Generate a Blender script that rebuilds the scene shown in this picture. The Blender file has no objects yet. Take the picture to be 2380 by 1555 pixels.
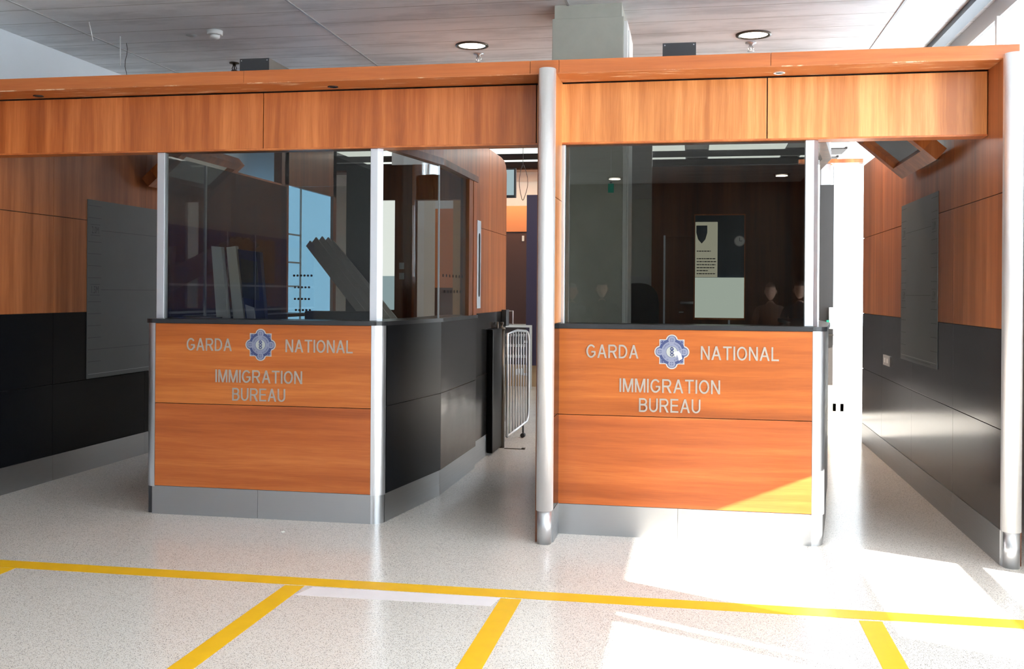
import bpy, bmesh, math, random
from mathutils import Vector, Matrix
random.seed(7)
PI = math.pi
sc = bpy.context.scene
C = sc.collection

# ------------------------------------------------------------------ camera
F, CYP, YAW, ROLL = 2352.63, 680.11, -0.1797, 0.0069
cam = bpy.data.cameras.new('camera')
cam.sensor_fit = 'HORIZONTAL'; cam.sensor_width = 36.0
cam.lens = F / 2380 * 36.0
cam.shift_y = (CYP - 777.5) / 2380
cam.clip_start = 0.05; cam.clip_end = 200
co = bpy.data.objects.new('camera', cam); C.objects.link(co)
co.matrix_world = Matrix.Translation((0, 0, 1.5)) @ Matrix.Rotation(-YAW, 4, 'Z') @ Matrix.Rotation(PI / 2, 4, 'X') @ Matrix.Rotation(ROLL, 4, 'Z')
sc.camera = co

# ------------------------------------------------------------------ world, sun, added fill
sc.view_settings.view_transform = 'Standard'; sc.view_settings.look = 'None'
sc.view_settings.gamma = 1.0; sc.view_settings.use_curve_mapping = False
sc.view_settings.exposure = 0.22
w = bpy.data.worlds.new('World'); sc.world = w; w.use_nodes = True
bgn = w.node_tree.nodes['Background']
bgn.inputs['Color'].default_value = (0.80, 0.90, 1.0, 1); bgn.inputs['Strength'].default_value = 2.6

def light(name, kind, loc, rot, energy, color=(1, 1, 1), **kw):
    l = bpy.data.lights.new(name, kind); l.energy = energy; l.color = color
    for k, v in kw.items(): setattr(l, k, v)
    o = bpy.data.objects.new(name, l); o.location = loc; o.rotation_euler = rot; C.objects.link(o)
    return o
def aim(o, d): o.rotation_euler = Vector(d).to_track_quat('-Z', 'Y').to_euler()

SUN_D = (-0.894 * 0.939, 0.447 * 0.939, -0.344)
aim(light('sun', 'SUN', (6, 2, 5), (0, 0, 0), 46.0, (1.0, 0.96, 0.90), angle=0.012), SUN_D)
# cool fill added behind the camera; the window it shines through is invented
aim(light('fill_behind', 'AREA', (-4.05, -6.95, 1.95), (0, 0, 0), 28, (0.72, 0.86, 1.0), shape='RECTANGLE', size=2.8, size_y=3.0), (0.05, 1, 0))

# ------------------------------------------------------------------ materials
MT = {}
def mat(name):
    m = bpy.data.materials.new(name); m.use_nodes = True
    nt = m.node_tree
    for n in list(nt.nodes): nt.nodes.remove(n)
    out = nt.nodes.new('ShaderNodeOutputMaterial')
    MT[name] = m
    return m, nt, out
def N(nt, t, **kw):
    n = nt.nodes.new(t)
    for k, v in kw.items():
        if k.startswith('_'): setattr(n, k[1:], v)
        else: n.inputs[k.replace('__', ' ')].default_value = v
    return n
def rgba(c): return (c[0], c[1], c[2], 1)
def pbsdf(nt, out, **kw):
    b = nt.nodes.new('ShaderNodeBsdfPrincipled')
    for k, v in kw.items():
        b.inputs[k.replace('__', ' ')].default_value = v
    nt.links.new(b.outputs[0], out.inputs[0])
    return b
def simple(name, color, rough=0.5, metal=0.0, var=0.0, scale=8.0, spec=0.5, **kw):
    m, nt, out = mat(name)
    b = pbsdf(nt, out, Base__Color=rgba(color), Roughness=rough, Metallic=metal, **kw)
    b.inputs['Specular IOR Level'].default_value = spec
    if var > 0:
        g = N(nt, 'ShaderNodeNewGeometry'); no = N(nt, 'ShaderNodeTexNoise', Scale=scale, Detail=4.0, Roughness=0.6)
        nt.links.new(g.outputs['Position'], no.inputs['Vector'])
        mx = N(nt, 'ShaderNodeMix', _data_type='RGBA')
        mx.inputs['A'].default_value = rgba([c * (1 - var) for c in color]); mx.inputs['B'].default_value = rgba([min(1, c * (1 + var)) for c in color])
        nt.links.new(no.outputs['Fac'], mx.inputs['Factor']); nt.links.new(mx.outputs['Result'], b.inputs['Base Color'])
    return m

def wood(name, grain, c_dark, c_mid, c_light, rough=0.3, seed=0.0, band=1.0):
    """cherry veneer; grain 'v' vertical, 'h' along the facade, 'd' along the depth"""
    m, nt, out = mat(name)
    L = nt.links.new
    g = N(nt, 'ShaderNodeNewGeometry')
    mp = N(nt, 'ShaderNodeMapping'); mp.inputs['Location'].default_value = (seed, seed * 1.7, seed * .6)
    L(g.outputs['Position'], mp.inputs['Vector'])
    # slow waviness so that the figure of the veneer is not ruler straight
    wv = N(nt, 'ShaderNodeTexNoise', Scale=1.3, Detail=2.0); L(mp.outputs[0], wv.inputs['Vector'])
    ws = N(nt, 'ShaderNodeVectorMath', _operation='SCALE'); ws.inputs['Scale'].default_value = 0.035
    L(wv.outputs['Color'], ws.inputs[0])
    ad = N(nt, 'ShaderNodeVectorMath', _operation='ADD'); L(mp.outputs[0], ad.inputs[0]); L(ws.outputs[0], ad.inputs[1])
    def stretched(k_along, k_across, det, ro=0.55):
        s = {'v': (k_across, k_across, k_along), 'h': (k_along, k_across, k_across), 'd': (k_across, k_along, k_across)}[grain]
        q = N(nt, 'ShaderNodeMapping'); q.inputs['Scale'].default_value = s
        L(ad.outputs[0], q.inputs['Vector'])
        n = N(nt, 'ShaderNodeTexNoise', Scale=1.0, Detail=det, Roughness=ro); L(q.outputs[0], n.inputs['Vector'])
        return n.outputs['Fac']
    broad = stretched(0.30, 6.5 * band, 3.0)
    mid = stretched(0.9, 22.0, 3.0)
    fine = stretched(6.0, 190.0, 2.0)
    a = N(nt, 'ShaderNodeMath', _operation='MULTIPLY'); L(broad, a.inputs[0]); a.inputs[1].default_value = 0.55
    b_ = N(nt, 'ShaderNodeMath', _operation='MULTIPLY_ADD'); L(mid, b_.inputs[0]); b_.inputs[1].default_value = 0.3; L(a.outputs[0], b_.inputs[2])
    c_ = N(nt, 'ShaderNodeMath', _operation='MULTIPLY_ADD'); L(fine, c_.inputs[0]); c_.inputs[1].default_value = 0.15; L(b_.outputs[0], c_.inputs[2])
    r = N(nt, 'ShaderNodeValToRGB'); L(c_.outputs[0], r.inputs['Fac'])
    e = r.color_ramp.elements
    e[0].position = 0.38 if grain == 'v' else 0.34; e[0].color = rgba([c * .90 for c in c_dark]); e[1].position = 0.62 if grain == 'v' else 0.68; e[1].color = rgba([c * 1.08 for c in c_light])
    x = e.new(0.5); x.color = rgba(c_mid)
    b = pbsdf(nt, out, Roughness=rough)
    b.inputs['Coat Weight'].default_value = 0.12; b.inputs['Specular IOR Level'].default_value = 0.35; b.inputs['Coat Roughness'].default_value = 0.15
    L(r.outputs['Color'], b.inputs['Base Color'])
    return m

CD, CM, CL = (0.36, 0.090, 0.022), (0.48, 0.135, 0.034), (0.60, 0.20, 0.058)
wood('wood_v', 'v', CD, CM, CL, 0.34)
wood('wood_v_light', 'v', (0.45, 0.150, 0.040), (0.58, 0.225, 0.066), (0.72, 0.33, 0.115), 0.34, 3.1)
wood('wood_h', 'h', (0.31, 0.072, 0.012), (0.42, 0.108, 0.019), (0.56, 0.175, 0.038), 0.34, 1.3, 1.2)
wood('wood_h_b', 'h', (0.32, 0.070, 0.015), (0.44, 0.108, 0.024), (0.58, 0.18, 0.046), 0.34, 6.3, 1.1)
wood('wood_cornice', 'h', (0.32, 0.078, 0.018), (0.42, 0.115, 0.029), (0.50, 0.155, 0.044), 0.4, 9.4)
wood('wood_lane', 'v', (0.27, 0.078, 0.024), (0.36, 0.112, 0.037), (0.45, 0.155, 0.054), 0.33, 5.2)
wood('wood_dark', 'v', (0.10, 0.030, 0.012), (0.16, 0.050, 0.018), (0.22, 0.075, 0.028), 0.4, 2.2)
wood('wood_edge', 'd', CD, CM, CL, 0.4, 7.0)

def steel(name, base, rough, axis='v', bump=0.03):
    m, nt, out = mat(name)
    b = pbsdf(nt, out, Base__Color=rgba(base), Metallic=1.0, Roughness=rough)
    g = N(nt, 'ShaderNodeNewGeometry'); mp = N(nt, 'ShaderNodeMapping')
    mp.inputs['Scale'].default_value = {'v': (160, 160, 3), 'h': (3, 3, 220)}[axis]
    nt.links.new(g.outputs['Position'], mp.inputs['Vector'])
    no = N(nt, 'ShaderNodeTexNoise', Scale=1.0, Detail=3.0); nt.links.new(mp.outputs[0], no.inputs['Vector'])
    mr = N(nt, 'ShaderNodeMapRange'); mr.inputs['To Min'].default_value = rough * 0.75; mr.inputs['To Max'].default_value = rough * 1.3
    nt.links.new(no.outputs['Fac'], mr.inputs['Value']); nt.links.new(mr.outputs['Result'], b.inputs['Roughness'])
    n2 = N(nt, 'ShaderNodeTexNoise', Scale=2.2, Detail=2.0); nt.links.new(g.outputs['Position'], n2.inputs['Vector'])
    bp = N(nt, 'ShaderNodeBump', Strength=bump, Distance=0.05); nt.links.new(n2.outputs['Fac'], bp.inputs['Height']); nt.links.new(bp.outputs[0], b.inputs['Normal'])
    return m
steel('steel', (0.62, 0.64, 0.67), 0.36)
steel('steel_plinth', (0.42, 0.43, 0.44), 0.38, 'h')
steel('aluminium', (0.74, 0.75, 0.78), 0.42)
steel('column_steel', (0.82, 0.82, 0.83), 0.55)
steel('gunmetal_mirror', (0.16, 0.162, 0.165), 0.2, 'h', 0.15)
simple('gunmetal', (0.012, 0.0125, 0.014), 0.15, 0.0, 0.1, spec=1.0)
simple('steel_dark', (0.10, 0.085, 0.07), 0.3, 0.9)
simple('black_laminate', (0.005, 0.006, 0.008), 0.3, 0.0, 0.2, spec=0.12)
simple('worktop_black', (0.018, 0.019, 0.022), 0.3)
simple('black_gap', (0.006, 0.004, 0.004), 0.9)
simple('chart_grey', (0.11, 0.12, 0.125), 0.5, 0.0, 0.10, 3.0)
simple('chart_ink', (0.045, 0.05, 0.055), 0.6)
simple('white_plaster', (0.82, 0.86, 0.90), 0.7, 0, 0.04, 1.5)
simple('hall_light', (0.30, 0.30, 0.31), 0.7)
simple('hall_grey', (0.075, 0.072, 0.07), 0.7, 0, 0.1, 1.0)
simple('white_paint', (0.80, 0.80, 0.78), 0.5)
simple('white_plastic', (0.82, 0.82, 0.80), 0.4)
simple('grey_plastic', (0.42, 0.42, 0.42), 0.4)
simple('concrete', (0.42, 0.42, 0.36), 0.75, 0, 0.16, 5.0)
simple('black_box', (0.035, 0.038, 0.045), 0.45)
simple('tape_yellow', (0.86, 0.48, 0.010), 0.45, 0, 0.10, 9.0)
simple('tape_white', (0.80, 0.74, 0.74), 0.5, 0, 0.05, 12)
simple('letter_grey', (0.36, 0.32, 0.28), 0.5, 0.2)
simple('crest_beige', (0.42, 0.40, 0.37), 0.5)
simple('crest_blue', (0.035, 0.05, 0.145), 0.5)
simple('crest_pale', (0.20, 0.215, 0.30), 0.5)
simple('crest_cream', (0.38, 0.39, 0.36), 0.5)
simple('sticker_white', (0.95, 0.96, 1.0), 0.5)
simple('purple_wall', (0.045, 0.032, 0.07), 0.6)
simple('inner_dark', (0.030, 0.027, 0.027), 0.6)
simple('cabinet_dark', (0.010, 0.006, 0.009), 0.5)
simple('cabinet_brown', (0.022, 0.017, 0.014), 0.5)
simple('orange_wall', (0.75, 0.28, 0.12), 0.7)
simple('brown_door', (0.10, 0.045, 0.035), 0.5)
simple('tan_wall', (0.50, 0.34, 0.19), 0.7)
simple('greygreen', (0.10, 0.11, 0.10), 0.6)
simple('paper', (0.82, 0.86, 0.80), 0.6)
simple('paper_grey', (0.45, 0.46, 0.42), 0.6)
simple('ink', (0.05, 0.05, 0.06), 0.6)
simple('navy', (0.03, 0.045, 0.07), 0.4)
simple('chair_black', (0.006, 0.006, 0.012), 0.6)
simple('green_tag', (0.0, 0.30, 0.22), 0.5)
simple('green_sign', (0.0, 0.35, 0.20), 0.5)
simple('cable', (0.10, 0.09, 0.085), 0.6)
simple('poster_blue', (0.018, 0.035, 0.14), 0.5, 0, 0.3, 2.0)
simple('poster_brown', (0.12, 0.06, 0.025), 0.5, 0, 0.4, 4.0)
simple('poster_line', (0.45, 0.48, 0.58), 0.5)
simple('carpet_dark', (0.05, 0.04, 0.04), 0.9)
simple('grey_door', (0.10, 0.12, 0.14), 0.5)
simple('pavement', (0.45, 0.44, 0.42), 0.9)
simple('mirror', (0.75, 0.80, 0.80), 0.04, 1.0)
simple('trunking', (0.75, 0.71, 0.67), 0.5, 0, 0.1, 8)
simple('skin', (0.50, 0.30, 0.22), 0.6)
simple('coat_grey', (0.12, 0.12, 0.13), 0.9)
simple('coat_brown', (0.12, 0.07, 0.05), 0.9)
simple('coat_black', (0.02, 0.02, 0.022), 0.9)
simple('hair_dark', (0.02, 0.015, 0.012), 0.8)
simple('hair_grey', (0.25, 0.24, 0.23), 0.8)

def emit(name, color, s):
    m, nt, out = mat(name)
    e = N(nt, 'ShaderNodeEmission', Color=rgba(color), Strength=s); nt.links.new(e.outputs[0], out.inputs[0]); return m
emit('lamp_glow', (1.0, 0.93, 0.80), 9.0)
emit('light_panel', (0.95, 1.0, 0.93), 1.4)
emit('frosted_blue', (0.30, 0.60, 0.90), 2.2)
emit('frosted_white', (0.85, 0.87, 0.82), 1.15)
emit('glow_sheet', (0.60, 0.68, 0.60), 1.25)  # glow added to the paper so it stays bright behind dark glass
emit('glow_notice', (0.62, 0.60, 0.46), .85)  # glow added to the notice to lift it behind the booth glass
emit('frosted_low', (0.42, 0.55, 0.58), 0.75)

def glass(name, tint, f0=0.04, rough=0.0):
    m, nt, out = mat(name); L = nt.links.new
    g = N(nt, 'ShaderNodeNewGeometry')
    d = N(nt, 'ShaderNodeVectorMath', _operation='DOT_PRODUCT'); L(g.outputs['Normal'], d.inputs[0]); L(g.outputs['Incoming'], d.inputs[1])
    ab = N(nt, 'ShaderNodeMath', _operation='ABSOLUTE'); L(d.outputs['Value'], ab.inputs[0])
    om = N(nt, 'ShaderNodeMath', _operation='SUBTRACT'); om.inputs[0].default_value = 1.0; L(ab.outputs[0], om.inputs[1])
    pw = N(nt, 'ShaderNodeMath', _operation='POWER'); L(om.outputs[0], pw.inputs[0]); pw.inputs[1].default_value = 5.0
    ma = N(nt, 'ShaderNodeMath', _operation='MULTIPLY_ADD'); L(pw.outputs[0], ma.inputs[0]); ma.inputs[1].default_value = 1 - f0; ma.inputs[2].default_value = f0
    t = N(nt, 'ShaderNodeBsdfTransparent', Color=rgba(tint)); gl = N(nt, 'ShaderNodeBsdfGlossy', Color=(1, 1, 1, 1), Roughness=rough)
    mx = N(nt, 'ShaderNodeMixShader'); L(ma.outputs[0], mx.inputs[0]); L(t.outputs[0], mx.inputs[1]); L(gl.outputs[0], mx.inputs[2])
    L(mx.outputs[0], out.inputs[0]); return m
glass('booth_glass', (0.60, 0.61, 0.595), 0.042)
glass('smoked_glass', (0.50, 0.52, 0.53), 0.04)
glass('side_glass', (0.86, 0.88, 0.87), 0.04)
glass('clear_glass', (0.97, 0.98, 0.98), 0.03)

def frosted():
    m, nt, out = mat('frosted_film'); L = nt.links.new
    t = N(nt, 'ShaderNodeBsdfTranslucent', Color=(0.84, 0.91, 0.98, 1)); d = N(nt, 'ShaderNodeBsdfDiffuse', Color=(0.8, 0.8, 0.8, 1))
    mx = N(nt, 'ShaderNodeMixShader'); mx.inputs[0].default_value = 0.35
    L(t.outputs[0], mx.inputs[1]); L(d.outputs[0], mx.inputs[2]); L(mx.outputs[0], out.inputs[0])
frosted()

def terrazzo():
    m, nt, out = mat('terrazzo'); L = nt.links.new
    g = N(nt, 'ShaderNodeNewGeometry')
    col = (0.74, 0.685, 0.62)
    n1 = N(nt, 'ShaderNodeTexNoise', Scale=0.9, Detail=3.0); L(g.outputs['Position'], n1.inputs['Vector'])
    base = N(nt, 'ShaderNodeMix', _data_type='RGBA'); base.inputs['A'].default_value = rgba([c * .93 for c in col]); base.inputs['B'].default_value = rgba([c * 1.06 for c in col])
    L(n1.outputs['Fac'], base.inputs['Factor'])
    def chips(scale, thr, color, prev, jit):
        v = N(nt, 'ShaderNodeTexVoronoi', Scale=scale); v.inputs['Randomness'].default_value = 1.0
        mp = N(nt, 'ShaderNodeMapping'); mp.inputs['Location'].default_value = (jit, jit, 0); L(g.outputs['Position'], mp.inputs['Vector'])
        L(mp.outputs[0], v.inputs['Vector'])
        a = N(nt, 'ShaderNodeMath', _operation='LESS_THAN'); L(v.outputs['Distance'], a.inputs[0]); a.inputs[1].default_value = thr
        sx = N(nt, 'ShaderNodeSeparateColor'); L(v.outputs['Color'], sx.inputs[0])
        b = N(nt, 'ShaderNodeMath', _operation='LESS_THAN'); L(sx.outputs[0], b.inputs[0]); b.inputs[1].default_value = 0.5
        mu = N(nt, 'ShaderNodeMath', _operation='MULTIPLY'); L(a.outputs[0], mu.inputs[0]); L(b.outputs[0], mu.inputs[1])
        mx = N(nt, 'ShaderNodeMix', _data_type='RGBA'); mx.inputs['B'].default_value = rgba(color)
        L(mu.outputs[0], mx.inputs['Factor']); L(prev, mx.inputs['A'])
        return mx.outputs['Result']
    c = chips(190.0, 0.32, (0.11, 0.10, 0.09), base.outputs['Result'], 0.0)
    c = chips(125.0, 0.28, (0.28, 0.25, 0.23), c, 3.3)
    c = chips(140.0, 0.36, (0.82, 0.79, 0.76), c, 7.7)
    b = pbsdf(nt, out, Roughness=0.16)
    b.inputs['Specular IOR Level'].default_value = 0.5
    L(c, b.inputs['Base Color'])
    n2 = N(nt, 'ShaderNodeTexNoise', Scale=1.7, Detail=4.0); L(g.outputs['Position'], n2.inputs['Vector'])
    mr = N(nt, 'ShaderNodeMapRange'); mr.inputs['To Min'].default_value = 0.13; mr.inputs['To Max'].default_value = 0.28; L(n2.outputs['Fac'], mr.inputs['Value'])
    L(mr.outputs['Result'], b.inputs['Roughness'])
terrazzo()

def ceiling_mat():
    m, nt, out = mat('ceiling_panels'); L = nt.links.new
    g = N(nt, 'ShaderNodeNewGeometry'); sx = N(nt, 'ShaderNodeSeparateXYZ'); L(g.outputs['Position'], sx.inputs[0])
    a = N(nt, 'ShaderNodeMath', _operation='MULTIPLY_ADD'); L(sx.outputs['Y'], a.inputs[0]); a.inputs[1].default_value = 1 / 0.352; a.inputs[2].default_value = -7.19 / 0.352 + 60.5
    fr = N(nt, 'ShaderNodeMath', _operation='FRACT'); L(a.outputs[0], fr.inputs[0])
    s = N(nt, 'ShaderNodeMath', _operation='SUBTRACT'); L(fr.outputs[0], s.inputs[0]); s.inputs[1].default_value = 0.5
    ab = N(nt, 'ShaderNodeMath', _operation='ABSOLUTE'); L(s.outputs[0], ab.inputs[0])
    li = N(nt, 'ShaderNodeMath', _operation='LESS_THAN'); L(ab.outputs[0], li.inputs[0]); li.inputs[1].default_value = 0.010
    # dirt smears along the joints
    mp = N(nt, 'ShaderNodeMapping'); mp.inputs['Scale'].default_value = (0.7, 2.6, 1); L(g.outputs['Position'], mp.inputs['Vector'])
    no = N(nt, 'ShaderNodeTexNoise', Scale=1.6, Detail=6.0, Roughness=0.65); L(mp.outputs[0], no.inputs['Vector'])
    r = N(nt, 'ShaderNodeValToRGB'); L(no.outputs['Fac'], r.inputs['Fac'])
    e = r.color_ramp.elements; e[0].position = 0.32; e[0].color = (0.62, 0.64, 0.655, 1); e[1].position = 0.54; e[1].color = (0.88, 0.90, 0.92, 1)
    mx = N(nt, 'ShaderNodeMix', _data_type='RGBA'); mx.inputs['B'].default_value = (0.30, 0.29, 0.28, 1)
    L(li.outputs[0], mx.inputs['Factor']); L(r.outputs['Color'], mx.inputs['A'])
    b = pbsdf(nt, out, Roughness=0.5); L(mx.outputs['Result'], b.inputs['Base Color'])
    bp = N(nt, 'ShaderNodeBump', Strength=0.5, Distance=0.02); L(li.outputs[0], bp.inputs['Height']); bp.invert = True; L(bp.outputs[0], b.inputs['Normal'])
ceiling_mat()

def scuffed_wood():
    # underside of the cornice: cherry with pale scuffs where the varnish is worn off
    m, nt, out = mat('wood_soffit'); L = nt.links.new
    g = N(nt, 'ShaderNodeNewGeometry'); mp = N(nt, 'ShaderNodeMapping'); mp.inputs['Scale'].default_value = (2.2, 16, 3); L(g.outputs['Position'], mp.inputs['Vector'])
    no = N(nt, 'ShaderNodeTexNoise', Scale=1.5, Detail=7.0, Roughness=0.7); L(mp.outputs[0], no.inputs['Vector'])
    r = N(nt, 'ShaderNodeValToRGB'); L(no.outputs['Fac'], r.inputs['Fac'])
    e = r.color_ramp.elements; e[0].position = 0.565; e[0].color = (0.42, 0.125, 0.033, 1); e[1].position = 0.63; e[1].color = (0.72, 0.45, 0.28, 1)
    b = pbsdf(nt, out, Roughness=0.35); L(r.outputs['Color'], b.inputs['Base Color'])
scuffed_wood()

# ------------------------------------------------------------------ mesh helpers
class MB:
    def __init__(s): s.bm = bmesh.new(); s.mats = []
    def _mi(s, m):
        if m is None: return 0
        if m not in s.mats: s.mats.append(m)
        return s.mats.index(m)
    def box(s, a, b, bev=0.0, m=None, rot=None, piv=None):
        a, b = Vector(a), Vector(b)
        lo = Vector([min(a[i], b[i]) for i in range(3)]); hi = Vector([max(a[i], b[i]) for i in range(3)])
        mtx = Matrix.Translation((lo + hi) / 2) @ Matrix.Diagonal((*(hi - lo), 1))
        r = bmesh.ops.create_cube(s.bm, size=1.0, matrix=mtx)
        vs = r['verts']
        if bev > 0:
            es = list({e for v in vs for e in v.link_edges})
            q = bmesh.ops.bevel(s.bm, geom=es, offset=bev, segments=2, profile=0.6, affect='EDGES')
            vs = list({v for v in q['verts']} | {v for v in vs if v.is_valid})
        if rot is not None:
            p = Vector(piv) if piv is not None else (lo + hi) / 2
            bmesh.ops.transform(s.bm, matrix=Matrix.Translation(p) @ rot.to_4x4() @ Matrix.Translation(-p), verts=vs)
        i = s._mi(m)
        for f in {f for v in vs for f in v.link_faces}: f.material_index = i
        return s
    def prism(s, pts, z0, z1, m=None, axis='z', bev=0):
        """polygon pts extruded; axis z: pts (x,y); axis y: pts (x,z) from y=z0 to z1; axis x: pts (y,z)"""
        def P(p, t):
            return {'z': (p[0], p[1], t), 'y': (p[0], t, p[1]), 'x': (t, p[0], p[1])}[axis]
        A = [s.bm.verts.new(P(p, z0)) for p in pts]; B = [s.bm.verts.new(P(p, z1)) for p in pts]
        fs = [s.bm.faces.new(A), s.bm.faces.new(B[::-1])]
        n = len(pts)
        for k in range(n): fs.append(s.bm.faces.new((A[k], B[k], B[(k + 1) % n], A[(k + 1) % n])))
        bmesh.ops.recalc_face_normals(s.bm, faces=fs)
        i = s._mi(m)
        for f in fs: f.material_index = i
        if bev:
            bmesh.ops.bevel(s.bm, geom=list({e for f in fs for e in f.edges}), offset=bev, segments=2, profile=0.6, affect='EDGES')
        return s
    def tube(s, path, r, n=12, m=None, caps=True):
        path = [Vector(p) for p in path]; rings = []
        rr = r if isinstance(r, (list, tuple)) else [r] * len(path)
        up = None
        for k, p in enumerate(path):
            d = (path[min(k + 1, len(path) - 1)] - path[max(k - 1, 0)]).normalized()
            if up is None:
                up = Vector((0, 0, 1)) if abs(d.z) < 0.9 else Vector((1, 0, 0))
            u = d.cross(up).normalized(); v = u.cross(d).normalized(); up = v
            rings.append([s.bm.verts.new(p + (u * math.cos(2 * PI * j / n) + v * math.sin(2 * PI * j / n)) * rr[k]) for j in range(n)])
        fs = []
        for k in range(len(rings) - 1):
            for j in range(n): fs.append(s.bm.faces.new((rings[k][j], rings[k][(j + 1) % n], rings[k + 1][(j + 1) % n], rings[k + 1][j])))
        if caps: fs += [s.bm.faces.new(rings[0][::-1]), s.bm.faces.new(rings[-1])]
        bmesh.ops.recalc_face_normals(s.bm, faces=fs)
        i = s._mi(m)
        for f in fs: f.material_index = i; f.smooth = len(f.verts) == 4
        return s
    def lathe(s, prof, c, n=32, m=None, smooth=True):
        c = Vector(c); rings = []
        for r, z in prof:
            rings.append([s.bm.verts.new(c + Vector((r * math.cos(2 * PI * j / n), r * math.sin(2 * PI * j / n), z))) for j in range(n)])
        fs = []
        for k in range(len(rings) - 1):
            for j in range(n): fs.append(s.bm.faces.new((rings[k][j], rings[k][(j + 1) % n], rings[k + 1][(j + 1) % n], rings[k + 1][j])))
        fs += [s.bm.faces.new(rings[0][::-1]), s.bm.faces.new(rings[-1])]
        bmesh.ops.recalc_face_normals(s.bm, faces=fs)
        i = s._mi(m)
        for f in fs: f.material_index = i; f.smooth = smooth and len(f.verts) == 4
        return s
    def poly(s, verts, faces, m=None):
        vs = [s.bm.verts.new(v) for v in verts]; i = s._mi(m)
        for f in faces:
            try:
                g = s.bm.faces.new([vs[k] for k in f]); g.material_index = i
            except ValueError: pass
        return s
    def build(s, name, m=None, parent=None, smooth=False):
        me = bpy.data.meshes.new(name)
        off = Vector((0, 0, 0))
        p = parent
        while p is not None: off += p.location; p = p.parent
        o = bpy.data.objects.new(name, me)
        if parent is None:
            cs = [v.co for v in s.bm.verts]
            c = Vector(((min(v.x for v in cs) + max(v.x for v in cs)) / 2, (min(v.y for v in cs) + max(v.y for v in cs)) / 2, min(v.z for v in cs)))
            o.location = c; off = c
        else: o.parent = parent
        bmesh.ops.translate(s.bm, vec=-off, verts=s.bm.verts)
        if smooth:
            for f in s.bm.faces: f.smooth = True
        s.bm.to_mesh(me); s.bm.free()
        ms = s.mats if s.mats else [m]
        for k in ms: me.materials.append(MT[k if k else m])
        C.objects.link(o)
        return o

def thing(name, loc, label, cat, group=None):
    o = bpy.data.objects.new(name, None); o.empty_display_size = 0.1; o.location = loc; C.objects.link(o)
    return tag(o, label, cat, group)
def tag(o, label, cat, group=None):
    o['label'] = label; o['category'] = cat
    if group: o['group'] = group
    return o
def struct(o): o['kind'] = 'structure'; return o
def lab(o, l): o['label'] = l; return o
def box(name, a, b, m, parent=None, bev=0.0): return MB().box(a, b, bev).build(name, m, parent)

def _thick(pts, w=.125):
    """constant width ribbon along a centre line, as quads"""
    P = [Vector(p) for p in pts]; n = len(P); L, R = [], []
    for k in range(n):
        d0 = (P[k] - P[k - 1]).normalized() if k > 0 else (P[1] - P[0]).normalized()
        d1 = (P[k + 1] - P[k]).normalized() if k < n - 1 else d0
        t = (d0 + d1).normalized(); nn = Vector((-t.y, t.x)); c = max(.4, nn.dot(Vector((-d1.y, d1.x))))
        L.append(P[k] + nn * (w / 2 / c)); R.append(P[k] - nn * (w / 2 / c))
    return [[tuple(R[k]), tuple(R[k + 1]), tuple(L[k + 1]), tuple(L[k])] for k in range(n - 1)]
def _arc(cx, cy, rx, ry, a0, a1, n=18):
    return [(cx + rx * math.cos(math.radians(a0 + (a1 - a0) * k / n)), cy + ry * math.sin(math.radians(a0 + (a1 - a0) * k / n))) for k in range(n + 1)]
def _r(x0, y0, x1, y1): return [[(x0, y0), (x1, y0), (x1, y1), (x0, y1)]]
LET = {
 'I': (.13, _r(0, 0, .13, 1)),
 'L': (.56, _r(0, 0, .13, 1) + _r(.13, 0, .56, .12)),
 'T': (.66, _r(0, .88, .66, 1) + _r(.265, 0, .395, .88)),
 'E': (.62, _r(0, 0, .13, 1) + _r(.13, 0, .62, .12) + _r(.13, .455, .58, .57) + _r(.13, .88, .61, 1)),
 'N': (.68, _r(0, 0, .125, 1) + _r(.555, 0, .68, 1) + [[(.54, 0), (.68, 0), (.14, 1), (0, 1)]]),
 'M': (.80, _r(0, 0, .12, 1) + _r(.68, 0, .80, 1) + [[(.34, 0), (.46, 0), (.16, 1), (0, 1)], [(.34, 0), (.46, 0), (.80, 1), (.64, 1)]]),
 'A': (.76, [[(0, 0), (.14, 0), (.45, 1), (.31, 1)], [(.62, 0), (.76, 0), (.45, 1), (.31, 1)]] + _r(.17, .28, .59, .395)),
 'O': (.78, _thick(_arc(.39, .5, .325, .4375, 0, 360, 36))),
 'U': (.68, _thick([(.065, 1)] + _arc(.34, .36, .275, .30, 180, 360) + [(.615, 1)])),
 'D': (.70, _r(0, 0, .13, 1) + _thick([(.1, .94)] + _arc(.28, .5, .355, .44, 90, -90) + [(.1, .06)])),
 'R': (.72, _r(0, 0, .13, 1) + _thick([(.1, .94)] + _arc(.41, .71, .22, .23, 90, -90) + [(.1, .48)]) + [[(.56, 0), (.72, 0), (.47, .47), (.32, .47)]]),
 'B': (.66, _r(0, 0, .13, 1) + _thick([(.1, .94)] + _arc(.36, .735, .20, .205, 90, -90) + [(.1, .53)]) + _thick([(.1, .53)] + _arc(.37, .295, .225, .235, 90, -90) + [(.1, .06)])),
 'G': (.77, _thick(_arc(.39, .5, .325, .4375, 38, 322, 30) + [(.69, .25), (.69, .5)]) + _r(.41, .40, .69, .51)),
}
def word(text, x0, x1, z0, z1, y, m, depth, parent, name='lettering'):
    """sans serif capitals standing proud of the plane y, fitted to a width and height"""
    gap = .13; xs = []; x = 0
    for ch in text: xs.append(x); x += LET[ch][0] + gap
    W = x - gap; k = (x1 - x0) / W; h = z1 - z0; mb = MB()
    for ch, cx in zip(text, xs):
        for i, q in enumerate(LET[ch][1]):
            mb.prism([(x0 + (cx + p[0]) * k, z0 + p[1] * h) for p in q], y - depth - .00012 * i, y, None, 'y')
    return mb.build(name, m, parent)

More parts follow.
